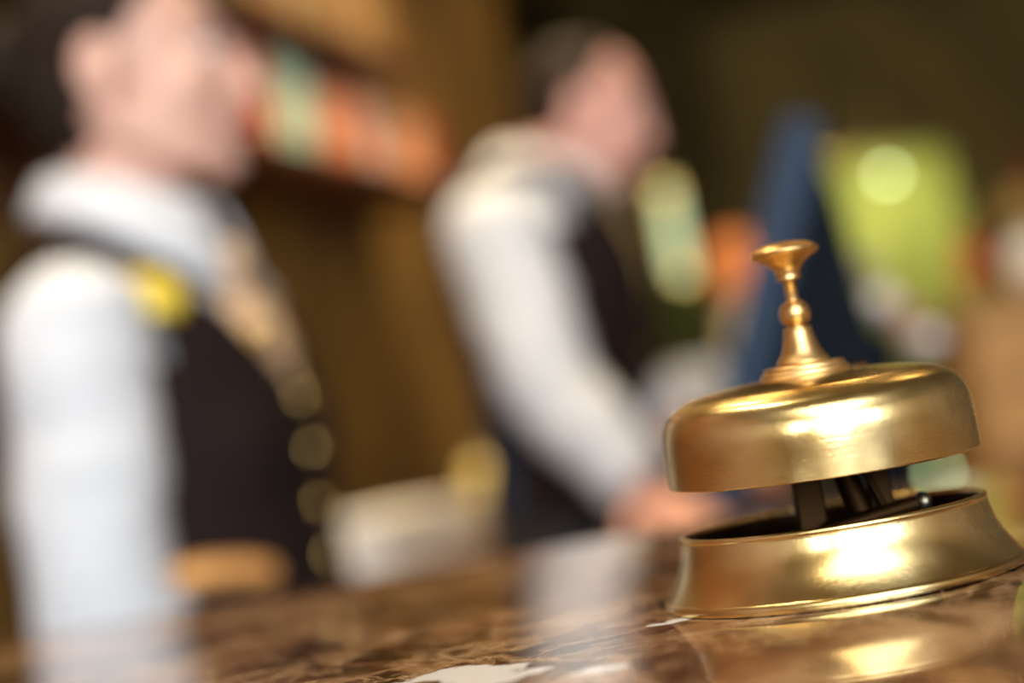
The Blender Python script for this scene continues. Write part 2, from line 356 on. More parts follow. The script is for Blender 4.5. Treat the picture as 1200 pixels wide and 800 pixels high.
obj('stem', lathe(BM(), prof, 96), M['brass_stem'], bell, smooth=True, loc=up(50.5 * mm), rot=q)
prof = smoothprof(P((0, -20, 1), (1.45, -20, 1), (1.45, 5.2, 1), (2.6, 5.3, 1), (2.9, 5.5), (2.85, 6.4), (3.05, 7.4), (3.6, 8.4), (4.6, 9.4), (6.1, 10.4), (7.6, 11.2), (8.15, 11.9), (7.95, 12.6), (6.6, 13.5), (4.4, 14.2), (1.8, 14.6), (0, 14.7)), 5)
obj('plunger', lathe(BM(), prof, 96), M['brass_stem'], bell, smooth=True, loc=up(68.0 * mm), rot=q)
# works under the cap
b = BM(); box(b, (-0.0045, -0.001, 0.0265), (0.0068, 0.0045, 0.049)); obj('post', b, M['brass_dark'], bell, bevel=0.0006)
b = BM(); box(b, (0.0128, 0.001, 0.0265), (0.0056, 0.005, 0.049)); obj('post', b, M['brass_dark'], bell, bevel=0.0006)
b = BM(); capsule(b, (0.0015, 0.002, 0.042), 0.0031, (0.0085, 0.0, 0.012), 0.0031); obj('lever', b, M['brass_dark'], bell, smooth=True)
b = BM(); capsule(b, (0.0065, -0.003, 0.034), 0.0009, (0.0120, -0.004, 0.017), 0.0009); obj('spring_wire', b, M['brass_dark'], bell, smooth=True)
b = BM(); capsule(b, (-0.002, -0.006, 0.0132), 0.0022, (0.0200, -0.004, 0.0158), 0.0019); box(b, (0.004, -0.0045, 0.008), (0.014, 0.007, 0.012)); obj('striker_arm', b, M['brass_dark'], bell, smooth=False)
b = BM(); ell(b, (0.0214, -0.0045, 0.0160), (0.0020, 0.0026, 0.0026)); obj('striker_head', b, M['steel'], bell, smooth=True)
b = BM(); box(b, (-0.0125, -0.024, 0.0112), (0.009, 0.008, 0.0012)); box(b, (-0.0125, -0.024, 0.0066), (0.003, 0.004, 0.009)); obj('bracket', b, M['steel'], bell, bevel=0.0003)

# ================================================================ COUNTER
CY0, CY1 = 0.11, 0.625
ct = BM(); box(ct, ((-1.15 + 1.45) / 2, (CY0 + CY1) / 2, TOP - 0.02), (2.6, CY1 - CY0, 0.04))
tag(obj('marble_worktop', ct, M['marble'], bevel=0.004), 'polished brown marble worktop with tan veins and white blotches under the brass bell', 'worktop')
cb = thing('reception_counter', 'dark wooden body of the reception counter carrying the brown marble worktop', 'counter', (0.15, (CY0 + CY1) / 2, 0))
b = BM(); box(b, (0, -0.18, 0.54), (2.5, 0.03, 0.96)); obj('front_panel', b, M['darkwood'], cb, bevel=0.003)
b = BM(); box(b, (0, 0.12, 0.54), (2.5, 0.03, 0.96)); obj('rear_panel', b, M['darkwood'], cb, bevel=0.003)
for x in (-1.235, 1.235):
    b = BM(); box(b, (x, -0.03, 0.54), (0.03, 0.27, 0.96)); obj('side_panel', b, M['darkwood'], cb, bevel=0.003)
b = BM(); box(b, (0, -0.03, 0.03), (2.46, 0.30, 0.06)); obj('plinth', b, M['blackpl'], cb, bevel=0.002)
b = BM(); box(b, (0, -0.03, 1.04), (2.5, 0.33, 0.04)); obj('sub_top', b, M['darkwood'], cb, bevel=0.002)

# ================================================================ PEOPLE
def hand(bm, wrist, d, palm_n, s=1.0, curl=0.5, side=1):
    """palm, four fingers and a thumb; d = direction of the hand, palm_n = out of the palm, side = thumb side"""
    d = Vector(d).normalized(); n = Vector(palm_n); n = (n - d * n.dot(d)).normalized(); t = d.cross(n) * side
    w_ = Vector(wrist)
    for k, off in enumerate((-0.027, -0.009, 0.009, 0.027)):
        capsule(bm, w_ + d * 0.012 * s + t * off * 0.6 * s, 0.013 * s, w_ + d * 0.085 * s + t * off * s, 0.0115 * s, 12)
    ln = (0.032, 0.040, 0.043, 0.038)
    for k, off in enumerate((-0.030, -0.0105, 0.0105, 0.030)):
        p = w_ + d * (0.088 - abs(off) * 0.15) * s + t * off * s; a = 0.25 * curl; L = ln[k] * s; r = 0.0088 * s
        for j in range(3):
            dd = d * math.cos(a) + n * math.sin(a) + t * off * 2.2
            p2 = p + dd.normalized() * L; capsule(bm, p, r, p2, r * 0.92, 12); p = p2; r *= 0.92; L *= 0.68; a += 0.75 * curl
    p = w_ + d * 0.028 * s + t * 0.026 * s; a = 0.85; r = 0.0125 * s
    for L in (0.036, 0.030, 0.024):
        dd = d * math.cos(a) + t * math.sin(a) + n * 0.35; p2 = p + dd.normalized() * L * s; capsule(bm, p, r, p2, r * 0.9, 12); p = p2; r *= 0.88; a -= 0.28

def person(cfg):
    s = cfg['s']; root = thing('person', cfg['label'], 'person', (*cfg['pos'], 0), cfg['yaw'])
    female = cfg['female']
    HIP = Vector((0, 0, 0.96))
    LEAN = Matrix.Translation(HIP) @ Matrix.Rotation(cfg['lean'], 4, 'Y') @ Matrix.Translation(-HIP)
    SC = Matrix.Scale(s, 4)
    up_ = lambda p: LEAN @ Vector(p)
    # torso sections (z, cx, rx, ry) for a 1.75 m figure
    if female:
        T = [(0.86, -0.015, 0.105, 0.165), (0.95, -0.01, 0.11, 0.17), (1.04, 0.024, 0.116, 0.138), (1.10, 0.020, 0.108, 0.130), (1.17, 0.013, 0.104, 0.134), (1.24, 0.008, 0.104, 0.142), (1.29, 0.006, 0.104, 0.146), (1.34, 0.004, 0.098, 0.146), (1.39, 0.0, 0.085, 0.148), (1.43, -0.008, 0.068, 0.125), (1.46, -0.014, 0.055, 0.08), (1.485, -0.018, 0.048, 0.055)]
    else:
        T = [(0.86, 0.01, 0.10, 0.15), (0.95, 0.015, 0.10, 0.15), (1.04, 0.02, 0.098, 0.140), (1.12, 0.015, 0.10, 0.140), (1.20, 0.01, 0.108, 0.150), (1.28, 0.005, 0.114, 0.165), (1.34, 0.0, 0.112, 0.172), (1.39, -0.008, 0.100, 0.170), (1.43, -0.012, 0.075, 0.15), (1.46, -0.016, 0.060, 0.095), (1.485, -0.018, 0.052, 0.062)]
    # refine sections smoothly
    TT = []
    for a, b_ in zip(T, T[1:]):
        for k in range(3): TT.append(tuple(a[i] + (b_[i] - a[i]) * k / 3 for i in range(4)))
    TT.append(T[-1]); T = TT
    def torso(bm, g, z0=0.0, z1=9, gx=None):
        loft(bm, [(z, cx, rx + g, ry + g) for z, cx, rx, ry in T if z0 <= z <= z1], mx=LEAN)
        if female:
            for y in (-0.055, 0.055): ell(bm, up_((0.066, y, 1.275)), (0.050 + g, 0.056 + g, 0.060 + g))
        else: ell(bm, up_((-0.075, 0, 1.395)), (0.062 + g, 0.13 + g, 0.075 + g))
    sw = 0.155 if female else 0.195
    sh = {k: up_((-0.008, k * sw, 1.405)) for k in (-1, 1)}
    # head frame
    nb = up_((-0.015, 0, 1.45)); HC = up_((0.012, 0, 1.64)) + Vector(cfg.get('hoff', (0, 0, 0)))
    HM = Matrix.Translation(HC) @ Matrix.Rotation(cfg['hyaw'], 4, 'Z') @ Matrix.Rotation(cfg['hpitch'], 4, 'Y') @ Matrix.Scale(cfg['hs'], 4)
    h = lambda p: HM @ Vector(p)
    H3 = HM.to_3x3()
    # ---- body
    b = BM(); torso(b, 0)
    capsule(b, nb, 0.056 if female else 0.066, h((-0.025, 0, -0.05)), 0.050 if female else 0.061)
    ell(b, h((-0.012, 0, 0.030)), (0.096, 0.076, 0.088), H3)
    ell(b, h((0.030, 0, -0.025)), (0.062, 0.062, 0.080), H3)
    ell(b, h((0.040, 0, -0.072)), (0.046, 0.046, 0.034), H3)
    ell(b, h((0.074, 0, -0.094)), (0.018, 0.020, 0.017), H3)
    capsule(b, h((-0.02, 0.058, -0.045)), 0.018, h((0.05, 0.030, -0.092)), 0.014); capsule(b, h((-0.02, -0.058, -0.045)), 0.018, h((0.05, -0.030, -0.092)), 0.014)
    capsule(b, h((0.080, -0.034, 0.033)), 0.012, h((0.080, 0.034, 0.033)), 0.012)
    for y in (-1, 1):
        ell(b, h((0.062, y * 0.036, -0.022)), (0.026, 0.024, 0.024), H3)
        er = 0.030
        ell(b, h((-0.012, y * 0.079, -0.006)), (0.020, 0.007, er), H3)
        for k in range(10):
            a0, a1 = -1.2 + k * 0.42, -1.2 + (k + 1) * 0.42
            f = lambda a: h((-0.012 - 0.018 * math.sin(a), y * 0.083, -0.006 + (er) * math.cos(a) * (1 if math.cos(a) > 0 else 0.9)))
            capsule(b, f(a0), 0.0042, f(a1), 0.0042, 8)
    capsule(b, h((0.090, 0, 0.018)), 0.0085, h((0.112, 0, -0.026)), 0.0095)
    for y in (-1, 1): ell(b, h((0.101, y * 0.010, -0.031)), (0.010, 0.007, 0.007), H3)
    ell(b, h((0.089, 0, -0.055)), (0.014, 0.024, 0.013), H3)
    # legs
    for k in (-1, 1):
        lw = 0.09
        capsule(b, (0, k * lw, 0.90), 0.086, (0.005, k * (lw + 0.005), 0.50), 0.054)
        capsule(b, (0.005, k * (lw + 0.005), 0.50), 0.053, (-0.015, k * (lw + 0.01), 0.33), 0.054)
        capsule(b, (-0.015, k * (lw + 0.01), 0.33), 0.054, (-0.01, k * (lw + 0.01), 0.09), 0.037)
        capsule(b, (-0.01, k * (lw + 0.01), 0.05), 0.035, (0.14, k * (lw + 0.025), 0.032), 0.026, flat=(1, 1.3))
    TW = Matrix.Translation((*cfg['pos'], 0)) @ Matrix.Rotation(cfg['yaw'], 4, 'Z') @ Matrix.Scale(s, 4); IW = TW.inverted()
    arms = cfg['arms'](sh, up_, lambda p: IW @ p)
    ar = 0.85 if female else 1.0
    for k, (S0, E0, W0, hd, hn) in arms.items():
        capsule(b, S0, 0.052 * ar, E0, 0.042 * ar); capsule(b, E0, 0.041 * ar, E0.lerp(W0, 0.35), 0.041 * ar); capsule(b, E0.lerp(W0, 0.35), 0.041 * ar, W0, 0.027 * ar)
        hand(b, W0, hd, hn, 0.92 if female else 1.0, cfg['curl'], side=k * cfg.get('ts', 1))
    body = obj('body', remesh(b, 0.0050, 3, SC), cfg['skin'], root, smooth=True)
    # ---- eyes, lips, brows
    for y in (-1, 1):
        b = BM(); ell(b, h((0.0775, y * 0.032, 0.008)), (0.0125, 0.0145, 0.0095), H3); o = obj('eye', b, M['eye'], root, smooth=True); o.data.transform(SC)
        b = BM(); ell(b, h((0.0865, y * 0.032, 0.008)), (0.0042, 0.0055, 0.0058), H3); o2 = obj('iris', b, M['iris'], o, smooth=True); o2.data.transform(SC)
        b = BM(); capsule(b, h((0.091, y * 0.016, 0.040)), 0.0032, h((0.086, y * 0.034, 0.045)), 0.0036, 8); capsule(b, h((0.086, y * 0.034, 0.045)), 0.0036, h((0.069, y * 0.054, 0.038)), 0.002, 8)
        o = obj('eyebrow', b, M['hair'], root, smooth=True); o.data.transform(SC)
        b = BM(); capsule(b, h((0.0885, y * 0.018, 0.0155)), 0.0022, h((0.086, y * 0.034, 0.0185)), 0.0026, 8); capsule(b, h((0.086, y * 0.034, 0.0185)), 0.0026, h((0.075, y * 0.048, 0.012)), 0.0018, 8)
        o = obj('eyelid', b, M['hair'] if female else cfg['skin'], root, smooth=True); o.data.transform(SC)
    b = BM(); ell(b, h((0.099, 0, -0.052)), (0.0055, 0.021, 0.0045), H3); ell(b, h((0.097, 0, -0.060)), (0.006, 0.018, 0.0052), H3)
    o = obj('lips', b, M['lips'], root, smooth=True); o.data.transform(SC)
    # ---- hair
    b = BM()
    if female:
        ell(b, (-0.016, 0, 0.036), (0.103, 0.083, 0.094), seg=64)
        ell(b, (-0.045, 0, -0.005), (0.070, 0.074, 0.085), seg=48)
    else:
        ell(b, (-0.018, 0, 0.030), (0.101, 0.081, 0.092), seg=64)
        ell(b, (-0.050, 0, -0.015), (0.060, 0.070, 0.070), seg=48)
    hm = remesh(b, 0.005, 5, None, 0.0015, 60)
    if female:
        p1 = ((0.030, 0, 0.055), Vector((1, 0, -0.62)).normalized()); p2 = ((-0.028, 0, -0.02), Vector((1, 0, -0.10)).normalized())
        pl = [p1, p2, ((0, 0, 0.022), Vector((0, 0, 1)))]
        hm = cut(hm, pl, lambda c: (c.z >= 0.022 and (c - Vector(p1[0])).dot(p1[1]) > 0) or (c.z < 0.022 and (c - Vector(p2[0])).dot(p2[1]) > 0) or c.z < -0.075)
    else:
        p1 = ((0.012, 0, 0.085), Vector((1, 0, -0.20)).normalized()); p2 = ((-0.030, 0, -0.02), Vector((1, 0, -0.2)).normalized())
        pl = [p1, p2, ((0, 0, 0.028), Vector((0, 0, 1)))]
        hm = cut(hm, pl, lambda c: (c.z >= 0.028 and (c - Vector(p1[0])).dot(p1[1]) > 0) or (c.z < 0.028 and (c - Vector(p2[0])).dot(p2[1]) > 0) or c.z < -0.070)
    hm.transform(SC @ HM)
    hair = obj('hair', hm, M['hair'], root, smooth=True)
    md = hair.modifiers.new('t', 'SOLIDIFY'); md.thickness = 0.006; md.offset = -0.5
    if female:
        b = BM(); ell(b, (-0.125, 0, 0.035), (0.038, 0.045, 0.045)); 
        for k in range(9):
            a = k / 9 * 2 * PI; capsule(b, (-0.128, 0.032 * math.cos(a), 0.035 + 0.032 * math.sin(a)), 0.016, (-0.128, 0.032 * math.cos(a + 0.7), 0.035 + 0.032 * math.sin(a + 0.7)), 0.016, 10)
        me = remesh(b, 0.003, 3); me.transform(SC @ HM); obj('hair_bun', me, M['hair'], root, smooth=True)
    # ---- shirt: torso and sleeves
    b = BM(); torso(b, 0.010, 0.985)
    for k, (S0, E0, W0, hd, hn) in arms.items():
        a = 0.96 if female else 1.10; wst = 0.012 if female else 0.012
        top = S0 + Vector((0, 0, 0.004))
        capsule(b, top, (0.061 if female else 0.066) * a, S0.lerp(E0, 0.45), 0.064 * a); capsule(b, S0.lerp(E0, 0.45), 0.064 * a, E0, (0.056 if female else 0.058) * a)
        capsule(b, E0, (0.056 if female else 0.058) * a, E0.lerp(W0, 0.5), 0.052 * a); capsule(b, E0.lerp(W0, 0.5), 0.052 * a, W0.lerp(E0, 0.06), 0.040 * a)
    sh_me = remesh(b, 0.009, 3, None, 0.006, 7)
    # open the cuffs and the neck
    pls = []; W_ = []
    for k, (S0, E0, W0, hd, hn) in arms.items():
        dd = (W0 - E0).normalized(); cpt = W0.lerp(E0, 0.05); pls.append((cpt, dd)); W_.append((cpt, dd))
    nz_ = up_((0, 0, 1.478)).z
    sh_me = cut(sh_me, pls, lambda c: any((c - p).dot(d) > 0 and (c - p).length < 0.09 for p, d in W_))
    sh_me.transform(SC)
    shirt = obj('shirt', sh_me, M['shirt'], root, smooth=True)
    md = shirt.modifiers.new('t', 'SOLIDIFY'); md.thickness = 0.002; md.offset = 1
    for k, (S0, E0, W0, hd, hn) in arms.items():
        dd = (W0 - E0).normalized(); qz = Vector((0, 0, 1)).rotation_difference(dd).to_matrix().to_4x4()
        b = BM(); r = 0.042 if female else 0.046
        lathe(b, [(r + 0.004, 0), (r + 0.005, 0.03), (r + 0.003, 0.06), (r, 0.06), (r, 0), (r + 0.004, 0)], 40, Matrix.Translation(W0 - dd * 0.065) @ qz)
        o = obj('cuff', b, M['shirt'], root, smooth=True); o.data.transform(SC)
    # ---- collar: a stand and a folded fall with points
    b = BM(); n = 72; rows = []
    cr_ = cfg['collar']; ctr = up_((-0.012, 0, 1.452 + cr_['up'])); R0c = (0.068 if female else 0.076) + cr_['r']
    CM = LEAN.to_3x3()
    for i in range(n + 1):
        th = PI * 2 * i / n; fr = (1 + math.cos(th)) / 2          # 1 at the front, 0 at the back
        gap = 0.0
        c_, s_ = math.cos(th), math.sin(th)
        zt = cr_['h'] * (1 - 0.30 * fr ** 2)
        drop = cr_['drop'] * (0.6 + 0.9 * fr ** 3)
        row = []
        for (rr, zz) in ((R0c - 0.004, -0.018), (R0c - 0.005, zt * 0.5), (R0c - 0.003, zt), (R0c + 0.003, zt + 0.003), (R0c + 0.010, zt - 0.004), (R0c + 0.016 + 0.012 * fr, zt - drop * 0.5), (R0c + 0.024 + 0.016 * fr, zt - drop)):
            row.append(b.verts.new(ctr + CM @ Vector((rr * c_, rr * s_ * 1.0, zz - 0.012 * fr))))
        rows.append(row)
    sp = 0
    for i in range(n):
        if i in (0, 1, 2, n - 3, n - 2, n - 1): continue
        for j in range(6): b.faces.new((rows[i][j], rows[i + 1][j], rows[i + 1][j + 1], rows[i][j + 1]))
    o = obj('collar', b, M['shirt'], root, smooth=True); o.data.transform(SC)
    md = o.modifiers.new('t', 'SOLIDIFY'); md.thickness = 0.003; md.offset = 0
    # ---- waistcoat
    b = BM(); torso(b, 0.024, 0.90, 1.47)
    for k in (-1, 1): capsule(b, up_((-0.01, k * 0.07, 1.430)), 0.058, up_((-0.008, k * (sw - 0.045), 1.410)), 0.064)
    vm = remesh(b, 0.009, 5); INV = LEAN.inverted(); vm.transform(INV)
    zv = 1.33 if female else 1.27; kk = 0.95 if female else 0.45; ay = 0.135 if female else 0.165; za = 1.355 if female else 1.38; yc = 0.078 if female else 0.085
    planes = [((0, 0, zv), Vector((0, 1, -kk)).normalized()), ((0, 0, zv), Vector((0, -1, -kk)).normalized()), ((0, ay, 0), Vector((0, 1, 0))), ((0, -ay, 0), Vector((0, 1, 0))), ((0, 0, za), Vector((0, 0, 1))),
              ((0, yc, 0), Vector((0, 1, 0))), ((0, -yc, 0), Vector((0, 1, 0))), ((0, 0, 0.97), Vector((0, 0, 1))), ((-0.0, 0, 0), Vector((1, 0, 0))),
              ((0.0, ay, za), Vector((0, 1, 0.55)).normalized()), ((0.0, -ay, za), Vector((0, -1, 0.55)).normalized())]
    def kill(c):
        y = abs(c.y)
        if c.z < 0.97: return True
        if c.x > 0 and c.z > zv and y < min((c.z - zv) * kk, yc): return True
        if y < yc and c.z > 1.44: return True
        if y > ay and c.z > za: return True
        if (y - ay) + 0.55 * (c.z - za) > 0 and c.z > za - 0.06 and y > ay - 0.0 and False: return True
        return False
    vm = cut(vm, planes, kill)
    vm.transform(SC @ LEAN)
    vest = obj('waistcoat', vm, M['vest'], root, smooth=True)
    md = vest.modifiers.new('t', 'SOLIDIFY'); md.thickness = 0.004; md.offset = 1
    if not female:
        bk = cut(vm, [((0, 0, 0), Vector((0, 0, 1)))], lambda c: (INV @ (c / s)).x > -0.035)
        ob_ = obj('waistcoat_back', bk, M['vest_back'], root, smooth=True); md = ob_.modifiers.new('t', 'SOLIDIFY'); md.thickness = 0.006; md.offset = 1
    # surface finder on the waistcoat / shirt front: highest x at (y, z) in lean space
    from mathutils.bvhtree import BVHTree
    def tree(o):
        me = o.data; return BVHTree.FromPolygons([v.co[:] for v in me.vertices], [tuple(p.vertices) for p in me.polygons])
    tv = tree(vest); ts = tree(shirt)
    LS = SC @ LEAN; fwd = (LEAN.to_3x3() @ Vector((1, 0, 0))).normalized()
    def front(y, z, t=tv, x0=0.4):
        o_ = LS @ Vector((x0, y, z)); hit = t.ray_cast(o_, -fwd)
        return (hit[0], hit[1]) if hit[0] is not None else (LS @ Vector((0.13, y, z)), fwd)
    for z in cfg['buttons']:
        p, nrm = front(cfg['by'], z); b = BM(); qz = fwd.to_track_quat('Z', 'Y').to_matrix().to_4x4()
        r = cfg['br']; lathe(b, [(0, 0.0075), (r * 0.5, 0.0068), (r * 0.85, 0.0045), (r, 0.002), (r, 0), (r * 0.6, -0.003), (0, -0.004)], 24, Matrix.Translation(p + fwd * 0.003) @ qz)
        obj('button', b, M['gold'], vest, smooth=True)
    # placket edge of the waistcoat
    # ---- tie or scarf down the chest
    b = BM(); rows = []
    tz0, tz1 = 1.445, cfg['tie_end']; steps = 26
    for i in range(steps + 1):
        f = i / steps; z = tz0 + (tz1 - tz0) * f; wd = cfg['tw'][0] + (cfg['tw'][1] - cfg['tw'][0]) * f; row = []
        p0, _ = front(0, z, ts); p0 = p0 + fwd * (0.010 + 0.006 * math.sin(f * PI))
        for j in range(-4, 5):
            y = wd * j / 4; p_ = p0 + Vector((0, y * s, 0)) + fwd * (-0.010 * (j / 4) ** 2 + 0.003 * math.sin(j * 1.7 + i * 0.5) * cfg['fold'])
            row.append(b.verts.new(p_))
        rows.append(row)
    for i in range(steps):
        for j in range(8): b.faces.new((rows[i][j], rows[i][j + 1], rows[i + 1][j + 1], rows[i + 1][j]))
    tie = obj(cfg['neck'], b, cfg['tiem'], root, smooth=True); md = tie.modifiers.new('t', 'SOLIDIFY'); md.thickness = 0.006; md.offset = 1
    b = BM(); kp = LS @ Vector((0.074, 0, 1.445)); ell(b, kp, (0.020, 0.024, 0.022)); ell(b, kp + Vector((0.004, 0, 0.004)), (0.020, 0.018, 0.020)); obj('knot', remesh(b, 0.003, 3), cfg['tiem'], tie, smooth=True)
    # ---- trousers and shoes
    b = BM(); loft(b, [(z, cx, rx + 0.014, ry + 0.012) for z, cx, rx, ry in T if z <= 1.03])
    for k in (-1, 1):
        capsule(b, (0, k * 0.088, 0.90), 0.098, (0.0, k * 0.095, 0.50), 0.080); capsule(b, (0.0, k * 0.095, 0.50), 0.080, (-0.005, k * 0.10, 0.13), 0.072)
    tm = remesh(b, 0.012, 4, None, 0.006, 9); tm = cut(tm, [((0, 0, 0.07), Vector((0, 0, 1)))], lambda c: c.z < 0.07); tm.transform(SC)
    o = obj('trousers', tm, M['cloth_dark'], root, smooth=True); md = o.modifiers.new('t', 'SOLIDIFY'); md.thickness = 0.003; md.offset = 1
    for k in (-1, 1):
        b = BM(); y0 = k * 0.10
        capsule(b, (-0.045, y0, 0.045), 0.040, (0.06, y0 + k * 0.008, 0.042), 0.044); capsule(b, (0.06, y0 + k * 0.008, 0.040), 0.044, (0.165, y0 + k * 0.018, 0.034), 0.034)
        capsule(b, (-0.02, y0, 0.06), 0.044, (-0.015, y0, 0.10), 0.046)
        sm = remesh(b, 0.005, 4); sm = cut(sm, [((0, 0, 0.012), Vector((0, 0, 1)))], lambda c: c.z < 0.012)
        sm.transform(SC); o = obj('shoe', sm, M['shoe'], root, smooth=True)
        b = BM(); loft(b, [(0.0, 0.06, 0.142, 0.042), (0.014, 0.06, 0.145, 0.045)], mx=Matrix.Translation((0, y0 + k * 0.008, 0))); o2 = obj('sole', b, M['shoe'], o); o2.data.transform(SC)
    return root, vest, front, LS, fwd, tv, ts

WPOS = (-0.325, 1.235); WYAW = math.radians(-14)
def woman_arms(sh, up_, L):
    out = {}
    e = L(at(120, 722, 1.075)); out[-1] = (L(at(94, 394, 1.085)), e, e + Vector((0.13, 0.11, -0.21)), (0.8, 0.6, -0.15), (-0.3, 0.3, -1))
    out[1] = (sh[1], Vector((-0.01, 0.205, 1.13)), Vector((0.19, 0.07, 1.02)), (0.8, -0.6, -0.15), (-0.3, -0.3, -1))
    return out

wn, wvest, wfront, wLS, wfwd, wtv, wts = person(dict(s=0.93, female=True, pos=(-0.325, 1.235), yaw=math.radians(-14), lean=math.radians(3), hyaw=math.radians(11), hpitch=math.radians(1), hs=0.97, hoff=(-0.004, 0, -0.004),
    label='person in profile with dark pinned-up hair in white shirt and dark waistcoat behind counter', skin=M['skin'], arms=woman_arms, curl=0.6, collar=dict(h=0.082, drop=0.062, up=0.012, r=0.004),
    buttons=(1.318, 1.270, 1.220, 1.172), br=0.010, by=0.014, tie_end=1.325, tw=(0.034, 0.044), fold=1.0, neck='scarf', tiem=M['scarf']))
def man_arms(sh, up_, L):
    out = {}
    wr_ = L(at(752, 574, 2.00)); hd_ = L(at(800, 606, 1.92)) - wr_
    out[-1] = (L(at(583, 280, 2.10)), L(at(640, 450, 2.05)), wr_, hd_.normalized(), (0.1, 0, -1))
    out[1] = (sh[1], L(at(716, 452, 2.42)), L(at(800, 512, 2.22)), (0.8, -0.6, -0.35), (-0.2, 0, -1))
    return out
mn, mvest, mfront, mLS, mfwd, mtv, mts = person(dict(s=1.07, female=False, pos=(0.035, 2.30), yaw=math.radians(-14), lean=math.radians(8), hyaw=math.radians(8), hpitch=math.radians(20), hs=0.90, hoff=(0.035, 0, -0.085),
    label='balding person in white shirt and dark waistcoat looking down at the terminal', skin=M['skin2'], arms=man_arms, curl=0.3, collar=dict(h=0.060, drop=0.055, up=0.0, r=-0.002),
    buttons=(1.20, 1.14, 1.08, 1.02), br=0.008, by=-0.012, tie_end=1.24, tw=(0.022, 0.036), fold=0.3, neck='necktie', tiem=M['tie']))

# enamel pin by the woman's collar, a second small pin on the other side, trim on the waistcoat pocket
WI = (Matrix.Translation((*WPOS, 0)) @ Matrix.Rotation(WYAW, 4, 'Z')).inverted()
for (x, y, Y, w_, m_, nm) in ((183, 343, 1.10, 0.052, 'yellow', 'enamel_pin'), (335, 375, 1.16, 0.020, 'gold', 'gold_pin')):
    p, nr, _, _ = wtv.find_nearest(WI @ at(x, y, Y))
    if nr.dot(WI.to_3x3() @ Vector((0, -1, 0))) < 0: nr = -nr
    qz = nr.to_track_quat('Z', 'Y').to_matrix().to_4x4(); b = BM()
    lathe(b, [(0, 0.006), (w_ * 0.35, 0.005), (w_ * 0.5, 0.001), (w_ * 0.5, -0.002), (0, -0.002)], 6, Matrix.Translation(p + nr * 0.007) @ qz)
    obj(nm, b, M[m_], wvest, bevel=0.001)
b = BM(); pts = []
for i in range(11):
    p, nr, _, _ = wtv.find_nearest(WI @ at(212 + 12.5 * i, 671 - 0.4 * i, 1.10))
    if nr.dot(WI.to_3x3() @ Vector((0, -1, 0))) < 0: nr = -nr
    pts.append(p + nr * 0.006)
for a_, b_ in zip(pts, pts[1:]): capsule(b, a_, 0.0105, b_, 0.0105, 12)
obj('pocket_trim', b, M['copper'], wvest, smooth=True)

# ================================================================ ROOM
CH = 3.5
AZ = math.radians(21.9); WD = Vector((math.sin(AZ), math.cos(AZ), 0)); WN = Vector((math.cos(AZ), -math.sin(AZ), 0))   # along the staff wall, and into the room
WA = at(290, 160, 2.62); WA.z = 0; WA = WA - WN * 0.22          # a point on the wall plane (shelf front is 0.22 in front)
wp = lambda s_, off=0.0, z=0.0: WA + WD * s_ + WN * off + Vector((0, 0, z))
X0, X1, Y0, Y1 = -3.2, 4.2, -4.6, 8.4
b = BM(); box(b, ((X0 + X1) / 2, (Y0 + Y1) / 2, -0.05), (X1 - X0 + 0.4, Y1 - Y0 + 0.4, 0.1)); struct('floor', b, M['floor'])
b = BM(); box(b, ((X0 + X1) / 2, (Y0 + Y1) / 2, CH + 0.05), (X1 - X0 + 0.4, Y1 - Y0 + 0.4, 0.1)); struct('ceiling', b, M['ceil'])
sA, sB = -2.15, 2.05
b = BM(); quadbox(b, wp(sA), wp(sB), 0.10, 0, CH); struct('wall_left', b, M['goldwall'])
b = BM(); quadbox(b, wp(sA - 2.2), wp(sA + 0.75), 0.14, 0, CH)
for v in b.verts: v.co += WN * 0.06
struct('wall_panelling', b, M['redwood'])
b = BM(); box(b, (X1 + 0.05, (Y0 + Y1) / 2, CH / 2), (0.1, Y1 - Y0, CH)); struct('wall_right', b, M['white_wall'])
b = BM(); box(b, ((X0 + X1) / 2, Y1 + 0.05, CH / 2), (X1 - X0, 0.1, CH)); struct('wall_back', b, M['olive'])
b = BM(); box(b, (X0 - 0.05, (Y0 + Y1) / 2, CH / 2), (0.1, Y1 - Y0, CH)); struct('wall_left_lobby', b, M['white_wall'])
